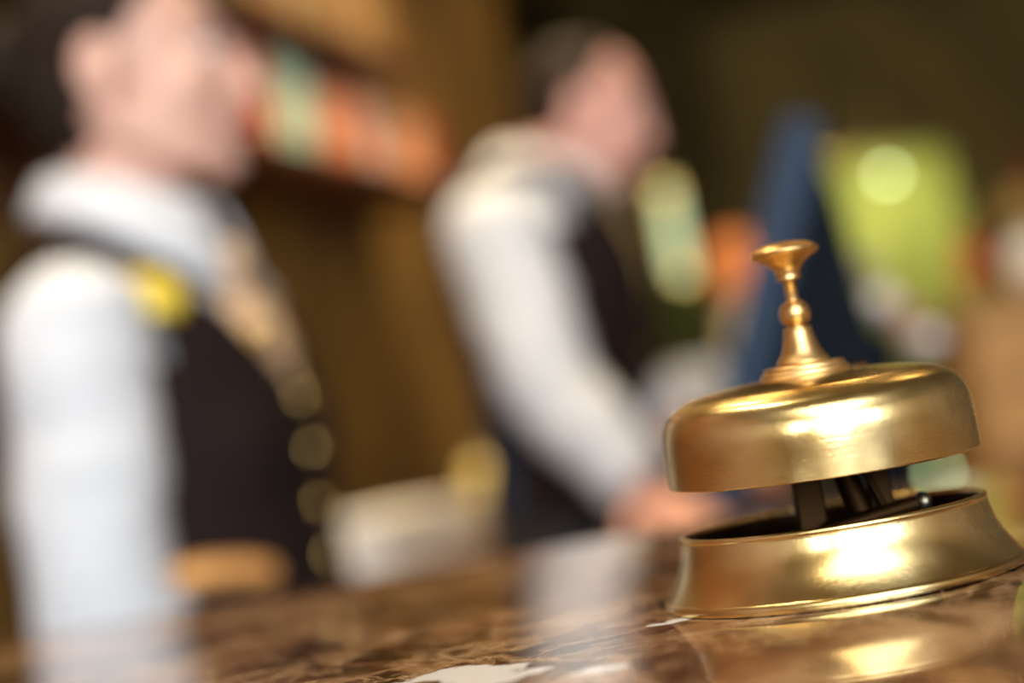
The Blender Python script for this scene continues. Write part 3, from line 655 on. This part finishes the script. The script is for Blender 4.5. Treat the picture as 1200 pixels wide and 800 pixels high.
# front wall with three tall windows, behind the photographer
wins = [(-1.9, 1.3), (0.35, 1.7), (2.6, 1.3)]; wz0, wz1 = 1.75, 3.35
b = BM(); xs = [X0]
for c_, w_ in wins: xs += [c_ - w_ / 2, c_ + w_ / 2]
xs.append(X1)
for i in range(0, len(xs), 2): box(b, ((xs[i] + xs[i + 1]) / 2, Y0 - 0.06, CH / 2), (xs[i + 1] - xs[i], 0.12, CH))
sills = (1.75, 1.25, 1.75)
for (c_, w_), wz0 in zip(wins, sills):
    box(b, (c_, Y0 - 0.06, wz0 / 2), (w_, 0.12, wz0)); box(b, (c_, Y0 - 0.06, (wz1 + CH) / 2), (w_, 0.12, CH - wz1))
struct('wall_front', b, M['white_wall'])
for i, (c_, w_) in enumerate(wins):
    wz0 = sills[i]; b = BM(); zc_ = (wz0 + wz1) / 2; hh = wz1 - wz0
    for x in (-w_ / 2 + 0.03, 0, w_ / 2 - 0.03): box(b, (c_ + x, Y0 - 0.05, zc_), (0.06, 0.07, hh))
    for z in (wz0 + 0.03, wz0 + hh * 0.7, wz1 - 0.03): box(b, (c_, Y0 - 0.05, z), (w_, 0.07, 0.06))
    wo = struct('window_%d' % (i + 1), b, M['frame'])
    l = bpy.data.lights.new('window_daylight', 'AREA'); l.shape = 'RECTANGLE'; l.size = w_; l.size_y = hh
    l.color = (0.93, 0.97, 1.0); l.energy = (80, 200, 140)[i]
    lo_ = bpy.data.objects.new('window_daylight', l); C.objects.link(lo_); lo_.location = (c_, Y0 - 0.10, zc_); lo_.rotation_euler = (math.radians(90), 0, 0)

# ceiling lamps: recessed fittings with real light
def downlight(x, y, energy, label, spot=80, col=(1.0, 0.72, 0.38), size=0.05):
    t = thing('ceiling_light', label, 'ceiling light', (x, y, CH), 0, 'recessed ceiling lights of the lobby')
    b = BM(); lathe(b, [(0.05, -0.003), (0.075, -0.004), (0.08, 0.0), (0.05, 0.0), (0.05, -0.003)], 32); obj('trim_ring', b, M['gold'], t, smooth=True)
    b = BM(); lathe(b, [(0, -0.001), (0.048, -0.001), (0.048, -0.0005), (0, -0.0005)], 32); obj('lens', b, M['downglass'], t)
    l = bpy.data.lights.new('ceiling_lamp', 'SPOT'); l.energy = energy; l.color = col; l.spot_size = math.radians(spot); l.spot_blend = 0.6; l.shadow_soft_size = size
    o = bpy.data.objects.new('ceiling_lamp', l); C.objects.link(o); o.location = (x, y, CH - 0.02)
t = thing('ceiling_panel_light', 'wide white ceiling light panel above the guest side of the counter', 'ceiling light', (0.40, -2.75, CH))
b = BM()
for x in (-1.23, 1.23): box(b, (x, 0, -0.02), (0.06, 3.06, 0.04))
for y in (-1.5, 1.5): box(b, (0, y, -0.02), (2.4, 0.06, 0.04))
obj('frame', b, M['frame'], t, bevel=0.003)
b = BM(); box(b, (0, 0, -0.008), (2.4, 2.94, 0.008)); obj('diffuser', b, mat('panel_diffuser', (0.9, 0.9, 0.88), 0.5, emit=(1.0, 0.96, 0.9), estr=5.5), t)
for s_, e_ in ((-1.6, 50), (-0.7, 110), (0.1, 130), (0.5, 110), (0.9, 170), (1.8, 80)):  # the fourth lamp is added to brighten the paper stack
    p = wp(s_, 0.55); downlight(p.x, p.y, e_, 'small round recessed ceiling light along the gold wall')

for x, y, lab in ((0.05, 1.35, 'added unseen warm pendant lamp above the staff desk, nearest the gold wall'), (0.55, 1.45, 'added unseen warm pendant lamp above the middle of the staff desk'), (1.05, 1.55, 'added unseen warm pendant lamp above the far right end of the staff desk')):  # unseen pendants, added for warm glints on the bell and warmer light
    t = thing('added_pendant_lamp', lab, 'lamp', (x, y, 2.45), 0, 'added unseen pendant lamps above the staff desk')
    b = BM(); ell(b, (0, 0, 0), (0.075, 0.075, 0.075)); obj('glass_globe', b, M['addedpendglass'], t, smooth=True)
    b = BM(); capsule(b, (0, 0, 0.07), 0.012, (0, 0, 0.10), 0.012, 12); capsule(b, (0, 0, 0.10), 0.003, (0, 0, CH - 2.45 - 0.01), 0.003, 8); obj('cord', b, M['gold'], t, smooth=True)

# ================================================================ SHELF AND BOOKS
ZS = at(290, 160, 2.62).z
s0, s1 = -0.75, 0.0
# where the row of books ends in depth
def s_at(x, y_unused=None):
    # parameter along the shelf front line where it crosses pixel column x at shelf height
    lo_, hi_ = -1.5, 3.5
    for _ in range(50):
        md_ = (lo_ + hi_) / 2
        if pix(wp(md_, 0.22, ZS))[0] < x: lo_ = md_
        else: hi_ = md_
    return lo_
s1 = s_at(528)
def wallbox(bm, a, b_, o0, o1, z0, z1):
    v = [bm.verts.new(wp(s_, o, z)) for z in (z0, z1) for s_, o in ((a, o0), (b_, o0), (b_, o1), (a, o1))]
    for f in ((0, 1, 2, 3), (4, 5, 6, 7), (0, 1, 5, 4), (1, 2, 6, 5), (2, 3, 7, 6), (3, 0, 4, 7)): bm.faces.new([v[i] for i in f])
    return bm
def shelf(z, a, b_, label):
    t = thing('wall_shelf', label, 'shelf', wp((a + b_) / 2, 0, z), 0)
    T_ = Matrix.Translation(-t.location)
    b = BM(); wallbox(b, a, b_, 0.0, 0.24, z - 0.035, z); o = obj('shelf_board', b, M['darkwood'], t, bevel=0.003); o.data.transform(T_)
    for k in range(3):
        s_ = a + (b_ - a) * (k + 0.5) / 3; b = BM(); wallbox(b, s_ - 0.012, s_ + 0.012, 0.0, 0.18, z - 0.06, z - 0.035); wallbox(b, s_ - 0.012, s_ + 0.012, 0.0, 0.03, z - 0.16, z - 0.06)
        o = obj('bracket', b, M['darkwood'], t); o.data.transform(T_)
shelf(ZS, -0.7, s1, 'dark wooden wall shelf holding the row of coloured books')
COLS = {'red': (0.50, 0.07, 0.03), 'cream': (0.74, 0.60, 0.42), 'mint green': (0.36, 0.56, 0.42), 'orange': (0.62, 0.22, 0.08), 'pale grey': (0.55, 0.50, 0.47), 'mauve': (0.36, 0.24, 0.25), 'tan': (0.62, 0.38, 0.20), 'salmon': (0.66, 0.28, 0.17), 'dark red': (0.22, 0.05, 0.035), 'brown': (0.25, 0.12, 0.05), 'beige': (0.27, 0.20, 0.10), 'olive': (0.13, 0.10, 0.03)}
for n_, c_ in COLS.items(): c_ = tuple(min(0.9, x * 1.4) for x in c_); M['bk_' + n_] = mat('book_cover_' + n_.replace(' ', '_'), c_, 0.5, 0, tuple(x * 0.8 for x in c_), 30, bump=0.05)
def book(s_, th, h_, d_, col, zbase, lean=0.0, label='', group=''):
    o0 = 0.215 - random.random() * 0.02
    base = wp(s_ + th / 2, o0 - d_ / 2, zbase)
    t = thing('book', label, 'book', base, -AZ, group); t.rotation_euler = (lean, 0, -AZ)
    # local: x out of the wall, y along the wall
    b = BM()
    box(b, (0, th / 2 - 0.0015, h_ / 2), (d_, 0.003, h_)); box(b, (0, -th / 2 + 0.0015, h_ / 2), (d_, 0.003, h_)); box(b, (d_ / 2 - 0.0015, 0, h_ / 2), (0.004, th, h_))
    box(b, (d_ / 2, 0, h_ * 0.8), (0.003, th * 1.01, 0.006)); box(b, (d_ / 2, 0, h_ * 0.2), (0.003, th * 1.01, 0.006))
    obj('cover', b, M['bk_' + col], t)
    b = BM(); box(b, (-0.003, 0, h_ / 2), (d_ - 0.008, th - 0.006, h_ - 0.008)); obj('pages', b, M['paper'], t)
# the row seen in the photo, from left to right by picture column
row = [(272, 'cream'), (286, 'cream'), (300, 'beige'), (312, 'red'), (324, 'red'), (334, 'cream'), (345, 'mint green'), (356, 'mint green'), (366, 'mint green'), (376, 'mauve'), (386, 'salmon'), (397, 'salmon'), (408, 'orange'), (418, 'red'), (428, 'orange'), (438, 'pale grey'), (448, 'pale grey'), (457, 'mauve'), (466, 'salmon'), (474, 'orange'), (482, 'tan'), (490, 'tan'), (498, 'tan'), (506, 'orange'), (513, 'dark red'), (520, 'dark red'), (526, None)]
seen = {}
for (xa, c_), (xb, _) in zip(row, row[1:]):
    a_, b_ = s_at(xa), s_at(xb)
    seen[c_] = seen.get(c_, 0) + 1
ords = ['first', 'second', 'third', 'fourth', 'fifth']
cnt = {}
for i, ((xa, c_), (xb, _)) in enumerate(zip(row, row[1:])):
    a_, b_ = s_at(xa), s_at(xb); cnt[c_] = cnt.get(c_, 0) + 1
    lab = ('%s %s book from the left in the row on the dark wall shelf' % (ords[cnt[c_] - 1], c_)) if seen[c_] > 1 else 'only %s book in the row on the dark wall shelf' % c_
    hh = 0.165 + 0.012 * math.sin(i * 2.3) + (0.02 if xa < 380 else 0)
    book(a_ + 0.001, b_ - a_ - 0.002, hh, 0.15, c_, ZS, label=lab, group='coloured books on the lower wall shelf')
# upper shelf with pale brown books
ZU = ZS + 0.275
shelf(ZU, -0.7, s_at(505), 'dark wooden wall shelf near the top edge above the coloured books')
cc = ['olive', 'beige', 'brown', 'olive', 'brown', 'beige', 'beige', 'brown', 'olive', 'beige', 'olive', 'brown', 'brown', 'beige', 'olive', 'brown']
a_ = s_at(300); cnt = {}
e_ = s_at(488); st = (e_ - a_) / len(cc)
for i, c_ in enumerate(cc):
    cnt[c_] = cnt.get(c_, 0) + 1; nn = ['first', 'second', 'third', 'fourth', 'fifth', 'sixth', 'seventh'][cnt[c_] - 1]
    book(a_ + i * st + 0.001, st - 0.002, 0.20 + 0.02 * math.sin(i * 1.9), 0.15, c_, ZU, label='%s %s book from the left on the upper shelf' % (nn, c_), group='dull books on the upper wall shelf')

# ================================================================ CREDENZA along the wall with papers and a gold pot
CT = 0.955
cr = thing('credenza', 'low dark red wooden credenza standing along the gold wall behind staff', 'cabinet', wp(0.6, 0, 0))
TI = Matrix.Translation(-cr.location)
b = BM(); wallbox(b, -0.35, 1.55, 0.005, 0.42, 0.08, CT - 0.03); o = obj('body', b, M['darkwood'], cr, bevel=0.003); o.data.transform(TI)
b = BM(); wallbox(b, -0.38, 1.58, 0.0, 0.45, CT - 0.03, CT); o = obj('top', b, M['darkwood'], cr, bevel=0.004); o.data.transform(TI)
b = BM(); wallbox(b, -0.32, 1.52, 0.03, 0.38, 0.0, 0.08); o = obj('plinth', b, M['blackpl'], cr); o.data.transform(TI)
for k in range(4):
    s_ = -0.33 + k * 0.47; b = BM(); wallbox(b, s_, s_ + 0.455, 0.42, 0.438, 0.1, CT - 0.05); d = obj('door', b, M['darkwood'], cr, bevel=0.002); d.data.transform(TI)
    b = BM(); wallbox(b, s_ + 0.40, s_ + 0.412, 0.438, 0.455, 0.55, 0.70); hnd = obj('handle', b, M['gold'], d, bevel=0.002); hnd.data.transform(TI)
def on_cred(x, y_, off):
    # point at a distance off from the wall whose image column is x
    lo_, hi_ = -1.0, 3.0
    for _ in range(50):
        md_ = (lo_ + hi_) / 2
        if pix(wp(md_, off, CT))[0] < x: lo_ = md_
        else: hi_ = md_
    return lo_
sp0, sp1 = on_cred(418, 0, 0.30), on_cred(560, 0, 0.30)
t = thing('paper_stack', 'tall ream of white paper lying on the credenza behind the counter', 'paper', wp((sp0 + sp1) / 2, 0.24, CT), -AZ + 0.05)
L_ = (sp1 - sp0) * 0.92
for k in range(14):
    b = BM(); box(b, (random.uniform(-0.004, 0.004), random.uniform(-0.006, 0.006), 0.0040 + k * 0.0080), (0.20, L_, 0.00795)); obj('ream_sheaf', b, M['paper'], t)
sg = on_cred(566, 0, 0.22)
t = thing('brass_pot', 'rounded yellow-gold pot with a lid beside the paper on the credenza', 'pot', wp(sg, 0.24, CT))
b = BM(); lathe(b, smoothprof([(0, 0.0, 1), (0.035, 0.0, 1), (0.05, 0.02), (0.058, 0.06), (0.050, 0.11), (0.036, 0.14), (0.038, 0.15, 1), (0.034, 0.15, 1), (0.034, 0.14), (0, 0.13)], 4), 48); obj('bowl', b, M['gold2'] if 'gold2' in M else mat('yellow_gold_glaze', (0.70, 0.50, 0.08), 0.35, 0.3, (0.8, 0.62, 0.16), 25), t, smooth=True)
b = BM(); lathe(b, smoothprof([(0.039, 0.150, 1), (0.036, 0.162), (0.02, 0.176), (0.008, 0.180), (0.007, 0.188), (0.011, 0.196), (0.008, 0.204), (0, 0.206)], 4), 40); obj('lid', b, mat('pale_gold_glaze', (0.72, 0.58, 0.22), 0.3, 0.2, (0.8, 0.66, 0.3), 25), t, smooth=True)

# ================================================================ WORK DESK, TERMINAL, FLOWERS
DT = 0.954
dk = thing('work_desk', 'dark wooden staff desk carrying the blue terminal and the flower vase', 'desk', (0.64, 1.54, 0))
b = BM(); box(b, (0, 0, DT - 0.015), (1.06, 0.74, 0.03)); obj('desk_top', b, M['darkwood'], dk, bevel=0.003)
for x in (-0.48, 0.48):
    b = BM(); box(b, (x, 0, (DT - 0.03) / 2), (0.03, 0.72, DT - 0.03)); obj('side_panel', b, M['darkwood'], dk, bevel=0.002)
b = BM(); box(b, (0, 0.3, 0.55), (0.93, 0.02, 0.6)); obj('modesty_panel', b, M['darkwood'], dk, bevel=0.002)
# touchscreen terminal seen from its side, leaning back
TYD = 1.55
pb = at(850, 575, TYD); pt = at(942, 172, TYD)
term = thing('desk_terminal', 'dark blue computer terminal leaning back on the staff desk behind the bell', 'computer', (pb.x + 0.06, TYD, DT), math.radians(-11))
lb = Vector((pb.x - term.location.x, 0, pb.z - DT)); lt = Vector((pt.x - term.location.x, 0, pt.z - DT))
dv = (lt - lb); ln_ = dv.length; dv.normalize(); tilt_a = math.atan2(dv.x, dv.z)
Rm = Matrix.Rotation(tilt_a, 3, 'Y'); cp = (lb + lt) / 2
b = BM(); box(b, cp, (0.040, 0.30, ln_), Rm); obj('screen_panel', b, M['navy'], term, bevel=0.006)
b = BM(); box(b, cp - Rm @ Vector((0.0208, 0, 0)), (0.002, 0.27, ln_ - 0.05), Rm); obj('screen', b, M['screen'], term)
# rear housing: a wedge between the panel and a vertical back
b = BM(); rx = lt.x + 0.012
tp = lt - dv * 0.03 + Vector((0.018, 0, 0)); bt = lb + dv * 0.10 + Vector((0.018, 0, 0))
for yy in (-0.13, 0.13): pass
vs = []
for yy in (-0.11, 0.04):
    vs.append([b.verts.new((p_[0], yy, p_[1])) for p_ in ((tp.x, tp.z), (rx + 0.008, tp.z - 0.05), (rx + 0.022, lb.z + 0.10), (rx + 0.022, lb.z + 0.03), (bt.x, bt.z))])
b.faces.new(vs[0]); b.faces.new(vs[1][::-1])
for i in range(5): j = (i + 1) % 5; b.faces.new((vs[0][i], vs[0][j], vs[1][j], vs[1][i]))
obj('rear_housing', b, M['blackpl'], term, bevel=0.005)
b = BM(); box(b, (rx - 0.06, 0, 0.006), (0.22, 0.20, 0.012)); box(b, (rx - 0.03, 0, (lb.z + 0.06) / 2), (0.04, 0.08, lb.z + 0.06)); obj('stand', b, M['blackpl'], term, bevel=0.003)
# vase of flowers
FY = 1.78
vb = at(1057, 560, FY)
vz = thing('flower_vase', 'dark navy vase on the staff desk holding pink and white flowers', 'vase', (vb.x, FY, DT))
mv = at(1040, 385, FY).z - DT
b = BM(); lathe(b, smoothprof([(0, 0, 1), (0.026, 0.0, 1), (0.029, 0.01), (0.026, mv * 0.35), (0.026, mv * 0.7), (0.030, mv, 1), (0.027, mv, 1), (0.023, mv * 0.7), (0.022, 0.02), (0, 0.015)], 5), 40); obj('vase_body', b, M['blackpl'], vz, smooth=True)
fl = {'white': (0.72, 0.70, 0.72), 'pink': (0.62, 0.30, 0.34), 'mauve': (0.36, 0.29, 0.31), 'red': (0.50, 0.10, 0.05), 'greyish': (0.28, 0.25, 0.22)}
for k_, c_ in fl.items(): M['fl_' + k_] = mat('petal_' + k_, c_, 0.6, 0, tuple(min(1, x * 1.15) for x in c_), 60)
def blossom(px_, py_, r, col, lab, dy):
    c_ = at(px_, py_, FY + dy)
    t = thing('flower', lab, 'flower', c_, 0, 'flowers in the navy vase')
    b = BM()
    for ring, (n_, tl, rr) in enumerate(((1, 0, 0.0), (5, 0.9, 0.45), (7, 1.5, 0.8), (9, 2.1, 0.95))):
        for k in range(n_):
            a = 2 * PI * k / n_ + ring * 0.4; d_ = Vector((math.cos(a) * math.sin(tl), math.sin(a) * math.sin(tl), math.cos(tl)))
            ell(b, d_ * r * rr * 0.75, (r * 0.34, r * 0.34, r * 0.13), d_.to_track_quat('Z', 'Y').to_matrix(), 10)
    obj('petals', b, M['fl_' + col], t, smooth=True)
    b = BM(); mouth = Vector((vb.x, FY, DT + mv * 0.9)) - c_; capsule(b, mouth, 0.002, mouth * 0.5 + Vector((mouth.x * 0.08, 0, 0.0)), 0.002, 8); capsule(b, mouth * 0.5 + Vector((mouth.x * 0.08, 0, 0.0)), 0.002, (0, 0, -r * 0.5), 0.002, 8); obj('stem', b, M['leaf'], t, smooth=True)
blossom(1030, 350, 0.026, 'white', 'white flower at the centre of the bouquet in the navy vase', -0.02)
blossom(1005, 395, 0.024, 'mauve', 'mauve flower low on the left of the bouquet', 0.0)
blossom(1014, 312, 0.024, 'greyish', 'greyish flower standing highest in the bouquet', 0.02)
blossom(1052, 362, 0.022, 'pink', 'pink flower right of the white centre one', 0.01)
blossom(1086, 395, 0.024, 'white', 'white flower lowest on the right of the bouquet', 0.0)
blossom(1012, 360, 0.022, 'mauve', 'mauve flower between the greyish one and the white centre', 0.015)
blossom(1072, 392, 0.022, 'pink', 'pink flower at the lower right beside the white one', 0.03)

# ================================================================ FAR LOBBY
def leafy(bm, base, h_, n_, spread, lw, seed=1):
    rnd = random.Random(seed)
    for k in range(n_):
        a = rnd.uniform(0, 2 * PI); L = h_ * rnd.uniform(0.6, 1.0); out = spread * rnd.uniform(0.3, 1.0); pts = []
        for i in range(7):
            f = i / 6; pts.append(Vector((math.cos(a) * out * f ** 1.4, math.sin(a) * out * f ** 1.4, L * (f - 0.28 * f * f * rnd.uniform(0.6, 1.4)))) + Vector(base))
        side = Vector((-math.sin(a), math.cos(a), 0)); prev = None
        for i, p in enumerate(pts):
            w_ = lw * math.sin(PI * min(1, (i + 0.6) / 6.6)); cur = (bm.verts.new(p - side * w_), bm.verts.new(p + Vector((0, 0, -w_ * 0.4))), bm.verts.new(p + side * w_))
            if prev:
                bm.faces.new((prev[0], prev[1], cur[1], cur[0])); bm.faces.new((prev[1], prev[2], cur[2], cur[1]))
            prev = cur
    return bm
# potted plant in an ivory pot on a stand, behind the man
PY = 3.3; pp = at(822, 492, PY)
st = tag(obj('plant_stand', loft(BM(), [(0, 0, 0.13, 0.13), (0.03, 0, 0.13, 0.13), (0.035, 0, 0.10, 0.10), (pp.z - 0.04, 0, 0.09, 0.09), (pp.z - 0.035, 0, 0.12, 0.12), (pp.z, 0, 0.12, 0.12)], e=6), M['darkwood'], bevel=0.003, loc=(pp.x, PY, 0)), 'dark square wooden pedestal under the ivory plant pot', 'pedestal')
t = thing('potted_plant', 'dark leafy plant in an ivory pot on a pedestal right of the balding person', 'plant', (pp.x, PY, pp.z))
b = BM(); lathe(b, smoothprof([(0, 0, 1), (0.045, 0, 1), (0.062, 0.05), (0.068, 0.10), (0.064, 0.13, 1), (0.058, 0.13, 1), (0.055, 0.11), (0, 0.105)], 4), 40); obj('pot', b, M['ivory'], t, smooth=True)
b = BM(); leafy(b, (0, 0, 0.10), 0.34, 46, 0.17, 0.018, 3); o = obj('foliage', b, M['leaf'], t, smooth=True)
# side table with a lamp: orange shade, cream body
LY = 4.2; lp = at(885, 455, LY)
t = thing('side_table', 'round cream-topped side table under the orange-shaded lamp', 'table', (lp.x, LY, 0))
b = BM(); lathe(b, [(0, lp.z - 0.05), (0.09, lp.z - 0.05), (0.10, lp.z - 0.02), (0.10, lp.z), (0, lp.z)], 48); obj('tabletop', b, M['cream'], t)
b = BM(); lathe(b, smoothprof([(0, 0, 1), (0.12, 0, 1), (0.12, 0.02), (0.04, 0.05), (0.03, 0.3), (0.03, lp.z - 0.06, 1), (0, lp.z - 0.06)], 3), 40); obj('pedestal', b, M['darkwood'], t, smooth=True)
hl = at(862, 290, LY).z - lp.z
t = thing('table_lamp', 'cream ceramic table lamp with a burnt orange shade on the round table', 'lamp', (lp.x, LY, lp.z))
b = BM(); lathe(b, smoothprof([(0, 0, 1), (0.035, 0, 1), (0.05, 0.02), (0.062, hl * 0.28), (0.055, hl * 0.48), (0.025, hl * 0.6), (0.012, hl * 0.66, 1), (0, hl * 0.66)], 5), 40); obj('lamp_base', b, M['cream'], t, smooth=True)
b = BM(); lathe(b, [(0.075, hl * 0.66), (0.055, hl * 1.08), (0.053, hl * 1.08), (0.073, hl * 0.66), (0.075, hl * 0.66)], 48); obj('lamp_shade', b, M['orange'], t, smooth=True)
b = BM(); capsule(b, (0, 0, hl * 0.64), 0.006, (0, 0, hl * 0.85), 0.006, 10); obj('lamp_stem', b, M['gold'], t, smooth=True)
# tall frosted sconce on a dark pillar
SY = 6.4; sp_ = at(790, 268, SY)
b = BM(); box(b, (sp_.x - 0.02, SY + 0.28, CH / 2), (0.62, 0.36, CH)); struct('pillar', b, M['pillar'])
t = thing('wall_sconce', 'tall pale green glowing wall lamp right of the balding person', 'lamp', (sp_.x, SY + 0.09, sp_.z))
b = BM(); box(b, (0, -0.005, 0), (0.09, 0.02, 0.46)); obj('back_plate', b, M['gold'], t, bevel=0.004)
b = BM(); loft(b, [(-0.20, 0, 0.034, 0.034), (-0.19, 0, 0.042, 0.042), (0.13, 0, 0.036, 0.036), (0.15, 0, 0.03, 0.03)], mx=Matrix.Translation((0, -0.055, 0)), e=2); obj('glass_tube', b, M['sconceglass'], t, smooth=True)
# lime curtain in the far opening with round lamps before it
GY = 7.4
gl, gr = at(985, 300, GY).x, at(1140, 330, GY).x; gt = at(1060, 178, GY).z
b = BM(); nf = 120
vs = []
for i in range(nf + 1):
    x = gl + (gr - gl) * i / nf; yy = GY + 0.03 * math.sin(i * 0.55) + 0.012 * math.sin(i * 1.31)
    vs.append((b.verts.new((x, yy, 0.03)), b.verts.new((x, yy + 0.01 * math.sin(i * 0.9), gt))))
for a_, c_ in zip(vs, vs[1:]): b.faces.new((a_[0], c_[0], c_[1], a_[1]))
t = thing('lime_curtain', 'bright lime green curtain hanging at the far end behind the terminal', 'curtain', (0, 0, 0))
o = obj('fabric', b, M['lime'], t, smooth=True); md = o.modifiers.new('t', 'SOLIDIFY'); md.thickness = 0.004
b = BM(); capsule(b, (gl - 0.08, GY, gt + 0.02), 0.014, (gr + 0.08, GY, gt + 0.02), 0.014, 12); box(b, (gl - 0.05, (GY + Y1) / 2, gt + 0.02), (0.02, Y1 - GY, 0.02)); box(b, (gr + 0.05, (GY + Y1) / 2, gt + 0.02), (0.02, Y1 - GY, 0.02)); obj('curtain_rod', b, M['gold'], t, smooth=True)
for (px_, py_, lab) in ((1040, 205, 'small round pale green lamp glowing high before the lime curtain'), (1100, 553, 'small round pale green lamp glowing low beside the bell, before the curtain')):
    c_ = at(px_, py_, 6.6)
    t = thing('globe_lamp', lab, 'lamp', c_)
    b = BM(); ell(b, (0, 0, 0), (0.021, 0.021, 0.021)); obj('glass_globe', b, M['lampglass'], t, smooth=True)
    b = BM()
    if c_.z > 1.4: capsule(b, (0, 0, 0.022), 0.003, (0, 0, CH - c_.z - 0.004), 0.003, 8); lathe(b, [(0, CH - c_.z), (0.04, CH - c_.z), (0.03, CH - c_.z - 0.02), (0, CH - c_.z - 0.025)], 24); obj('pendant_cord', b, M['gold'], t, smooth=True)
    else: capsule(b, (0, 0, -0.022), 0.005, (0, 0, -c_.z + 0.02), 0.005, 8); lathe(b, [(0, -c_.z + 0.02), (0.07, -c_.z + 0.012), (0.075, -c_.z), (0, -c_.z)], 24); obj('lamp_post', b, M['gold'], t, smooth=True)
# chest of drawers on the right with things on it
QY = 4.3; qa = at(1128, 352, QY); qh = at(1150, 352, QY).z
t = thing('chest_of_drawers', 'tan wooden chest of drawers at the right edge behind the bell', 'cabinet', (qa.x + 0.55, QY + 0.25, 0))
b = BM(); box(b, (0, 0, qh / 2), (1.10, 0.42, qh - 0.04)); obj('body', b, M['tanwood'], t, bevel=0.004)
b = BM(); box(b, (0, 0, qh - 0.015), (1.16, 0.47, 0.03)); obj('top', b, M['tanwood'], t, bevel=0.004)
nd = 6; dh = (qh - 0.14) / nd
for k in range(nd):
    b = BM(); box(b, (0, -0.215, 0.08 + dh * (k + 0.5)), (1.04, 0.02, dh - 0.03)); d = obj('drawer', b, M['tanwood'] if k % 3 else M['redwood'], t, bevel=0.004)
    for x in (-0.3, 0.3):
        b = BM(); ell(b, (x, -0.238, 0.08 + dh * (k + 0.5)), (0.014, 0.014, 0.014)); obj('knob', b, M['gold'], d, smooth=True)
for x in (-0.5, 0.5):
    b = BM(); box(b, (x, 0, 0.012), (0.06, 0.38, 0.024)); obj('foot', b, M['darkwood'], t)
c_ = at(1180, 352, QY); z_ = qh
t = thing('red_vase', 'orange-red lacquer vase standing on the tan chest of drawers', 'vase', (c_.x, QY + 0.24, z_))
hv = at(1146, 268, QY).z - z_
b = BM(); lathe(b, smoothprof([(0, 0, 1), (0.035, 0, 1), (0.055, hv * 0.25), (0.06, hv * 0.5), (0.035, hv * 0.8), (0.04, hv, 1), (0.034, hv, 1), (0.03, hv * 0.8), (0, hv * 0.7)], 5), 40); obj('vase_body', b, M['redlac'], t, smooth=True)
t = thing('leafy_plant', 'low green leafy plant before the red vase on the chest', 'plant', (c_.x - 0.02, QY + 0.10, z_))
b = BM(); lathe(b, [(0, 0), (0.035, 0), (0.045, 0.05), (0.04, 0.05), (0.035, 0.04), (0, 0.04)], 32); obj('pot', b, M['leaf2'], t)
b = BM(); leafy(b, (0, 0, 0.04), 0.10, 30, 0.09, 0.013, 5); obj('foliage', b, M['leaf2'], t, smooth=True)
c2 = at(1240, 345, QY)
t = thing('white_lamp', 'white rounded ceramic lamp on the chest at the right edge', 'lamp', (c2.x + 0.02, QY + 0.2, z_))
hw = at(1186, 262, QY).z - z_
b = BM(); lathe(b, smoothprof([(0, 0, 1), (0.04, 0, 1), (0.075, hw * 0.3), (0.085, hw * 0.55), (0.06, hw * 0.85), (0.015, hw * 0.98, 1), (0, hw)], 5), 40); obj('lamp_base', b, M['ivory'], t, smooth=True)
b = BM(); lathe(b, [(0.09, hw), (0.06, hw + 0.12), (0.058, hw + 0.12), (0.088, hw), (0.09, hw)], 40); obj('lamp_shade', b, M['olive'], t, smooth=True)
# red picture on the right
c3 = at(1200, 205, 8.36)
t = thing('wall_picture', 'small orange-red picture on the far wall at the right edge', 'picture', (c3.x + 0.05, 8.385, c3.z))
b = BM(); box(b, (0, 0, 0), (0.18, 0.03, 0.24)); obj('picture_frame', b, M['darkwood'], t, bevel=0.004)
b = BM(); box(b, (0, -0.016, 0), (0.15, 0.004, 0.21)); obj('canvas', b, M['redlac'], t)

# lights of the far lobby
def lamp(kind, loc, energy, col, size=0.1, rot=(0, 0, 0), sy=None):
    l = bpy.data.lights.new('lobby_lamp', kind); l.energy = energy; l.color = col
    if kind == 'AREA':
        l.size = size
        if sy: l.shape = 'RECTANGLE'; l.size_y = sy
    else: l.shadow_soft_size = size
    o = bpy.data.objects.new('lobby_lamp', l); C.objects.link(o); o.location = loc; o.rotation_euler = rot; return o
downlight((gl + gr) / 2, 6.7, 190, 'round recessed ceiling light right before the lime curtain', 75, (1.0, 0.93, 0.7))
downlight(qa.x + 0.2, 3.45, 230, 'round recessed ceiling light before the tan chest of drawers', 75, (1.0, 0.8, 0.5))
downlight(0.35, 3.0, 60, 'round recessed ceiling light before the ivory plant pot', 75, (1.0, 0.85, 0.6))
downlight(1.0, 5.2, 60, 'round recessed ceiling light between the side table and the pillar', 85, (1.0, 0.8, 0.5))
downlight(-0.6, 0.5, 60, 'round recessed ceiling light above the staff side of the counter', 110, (1.0, 0.85, 0.62))
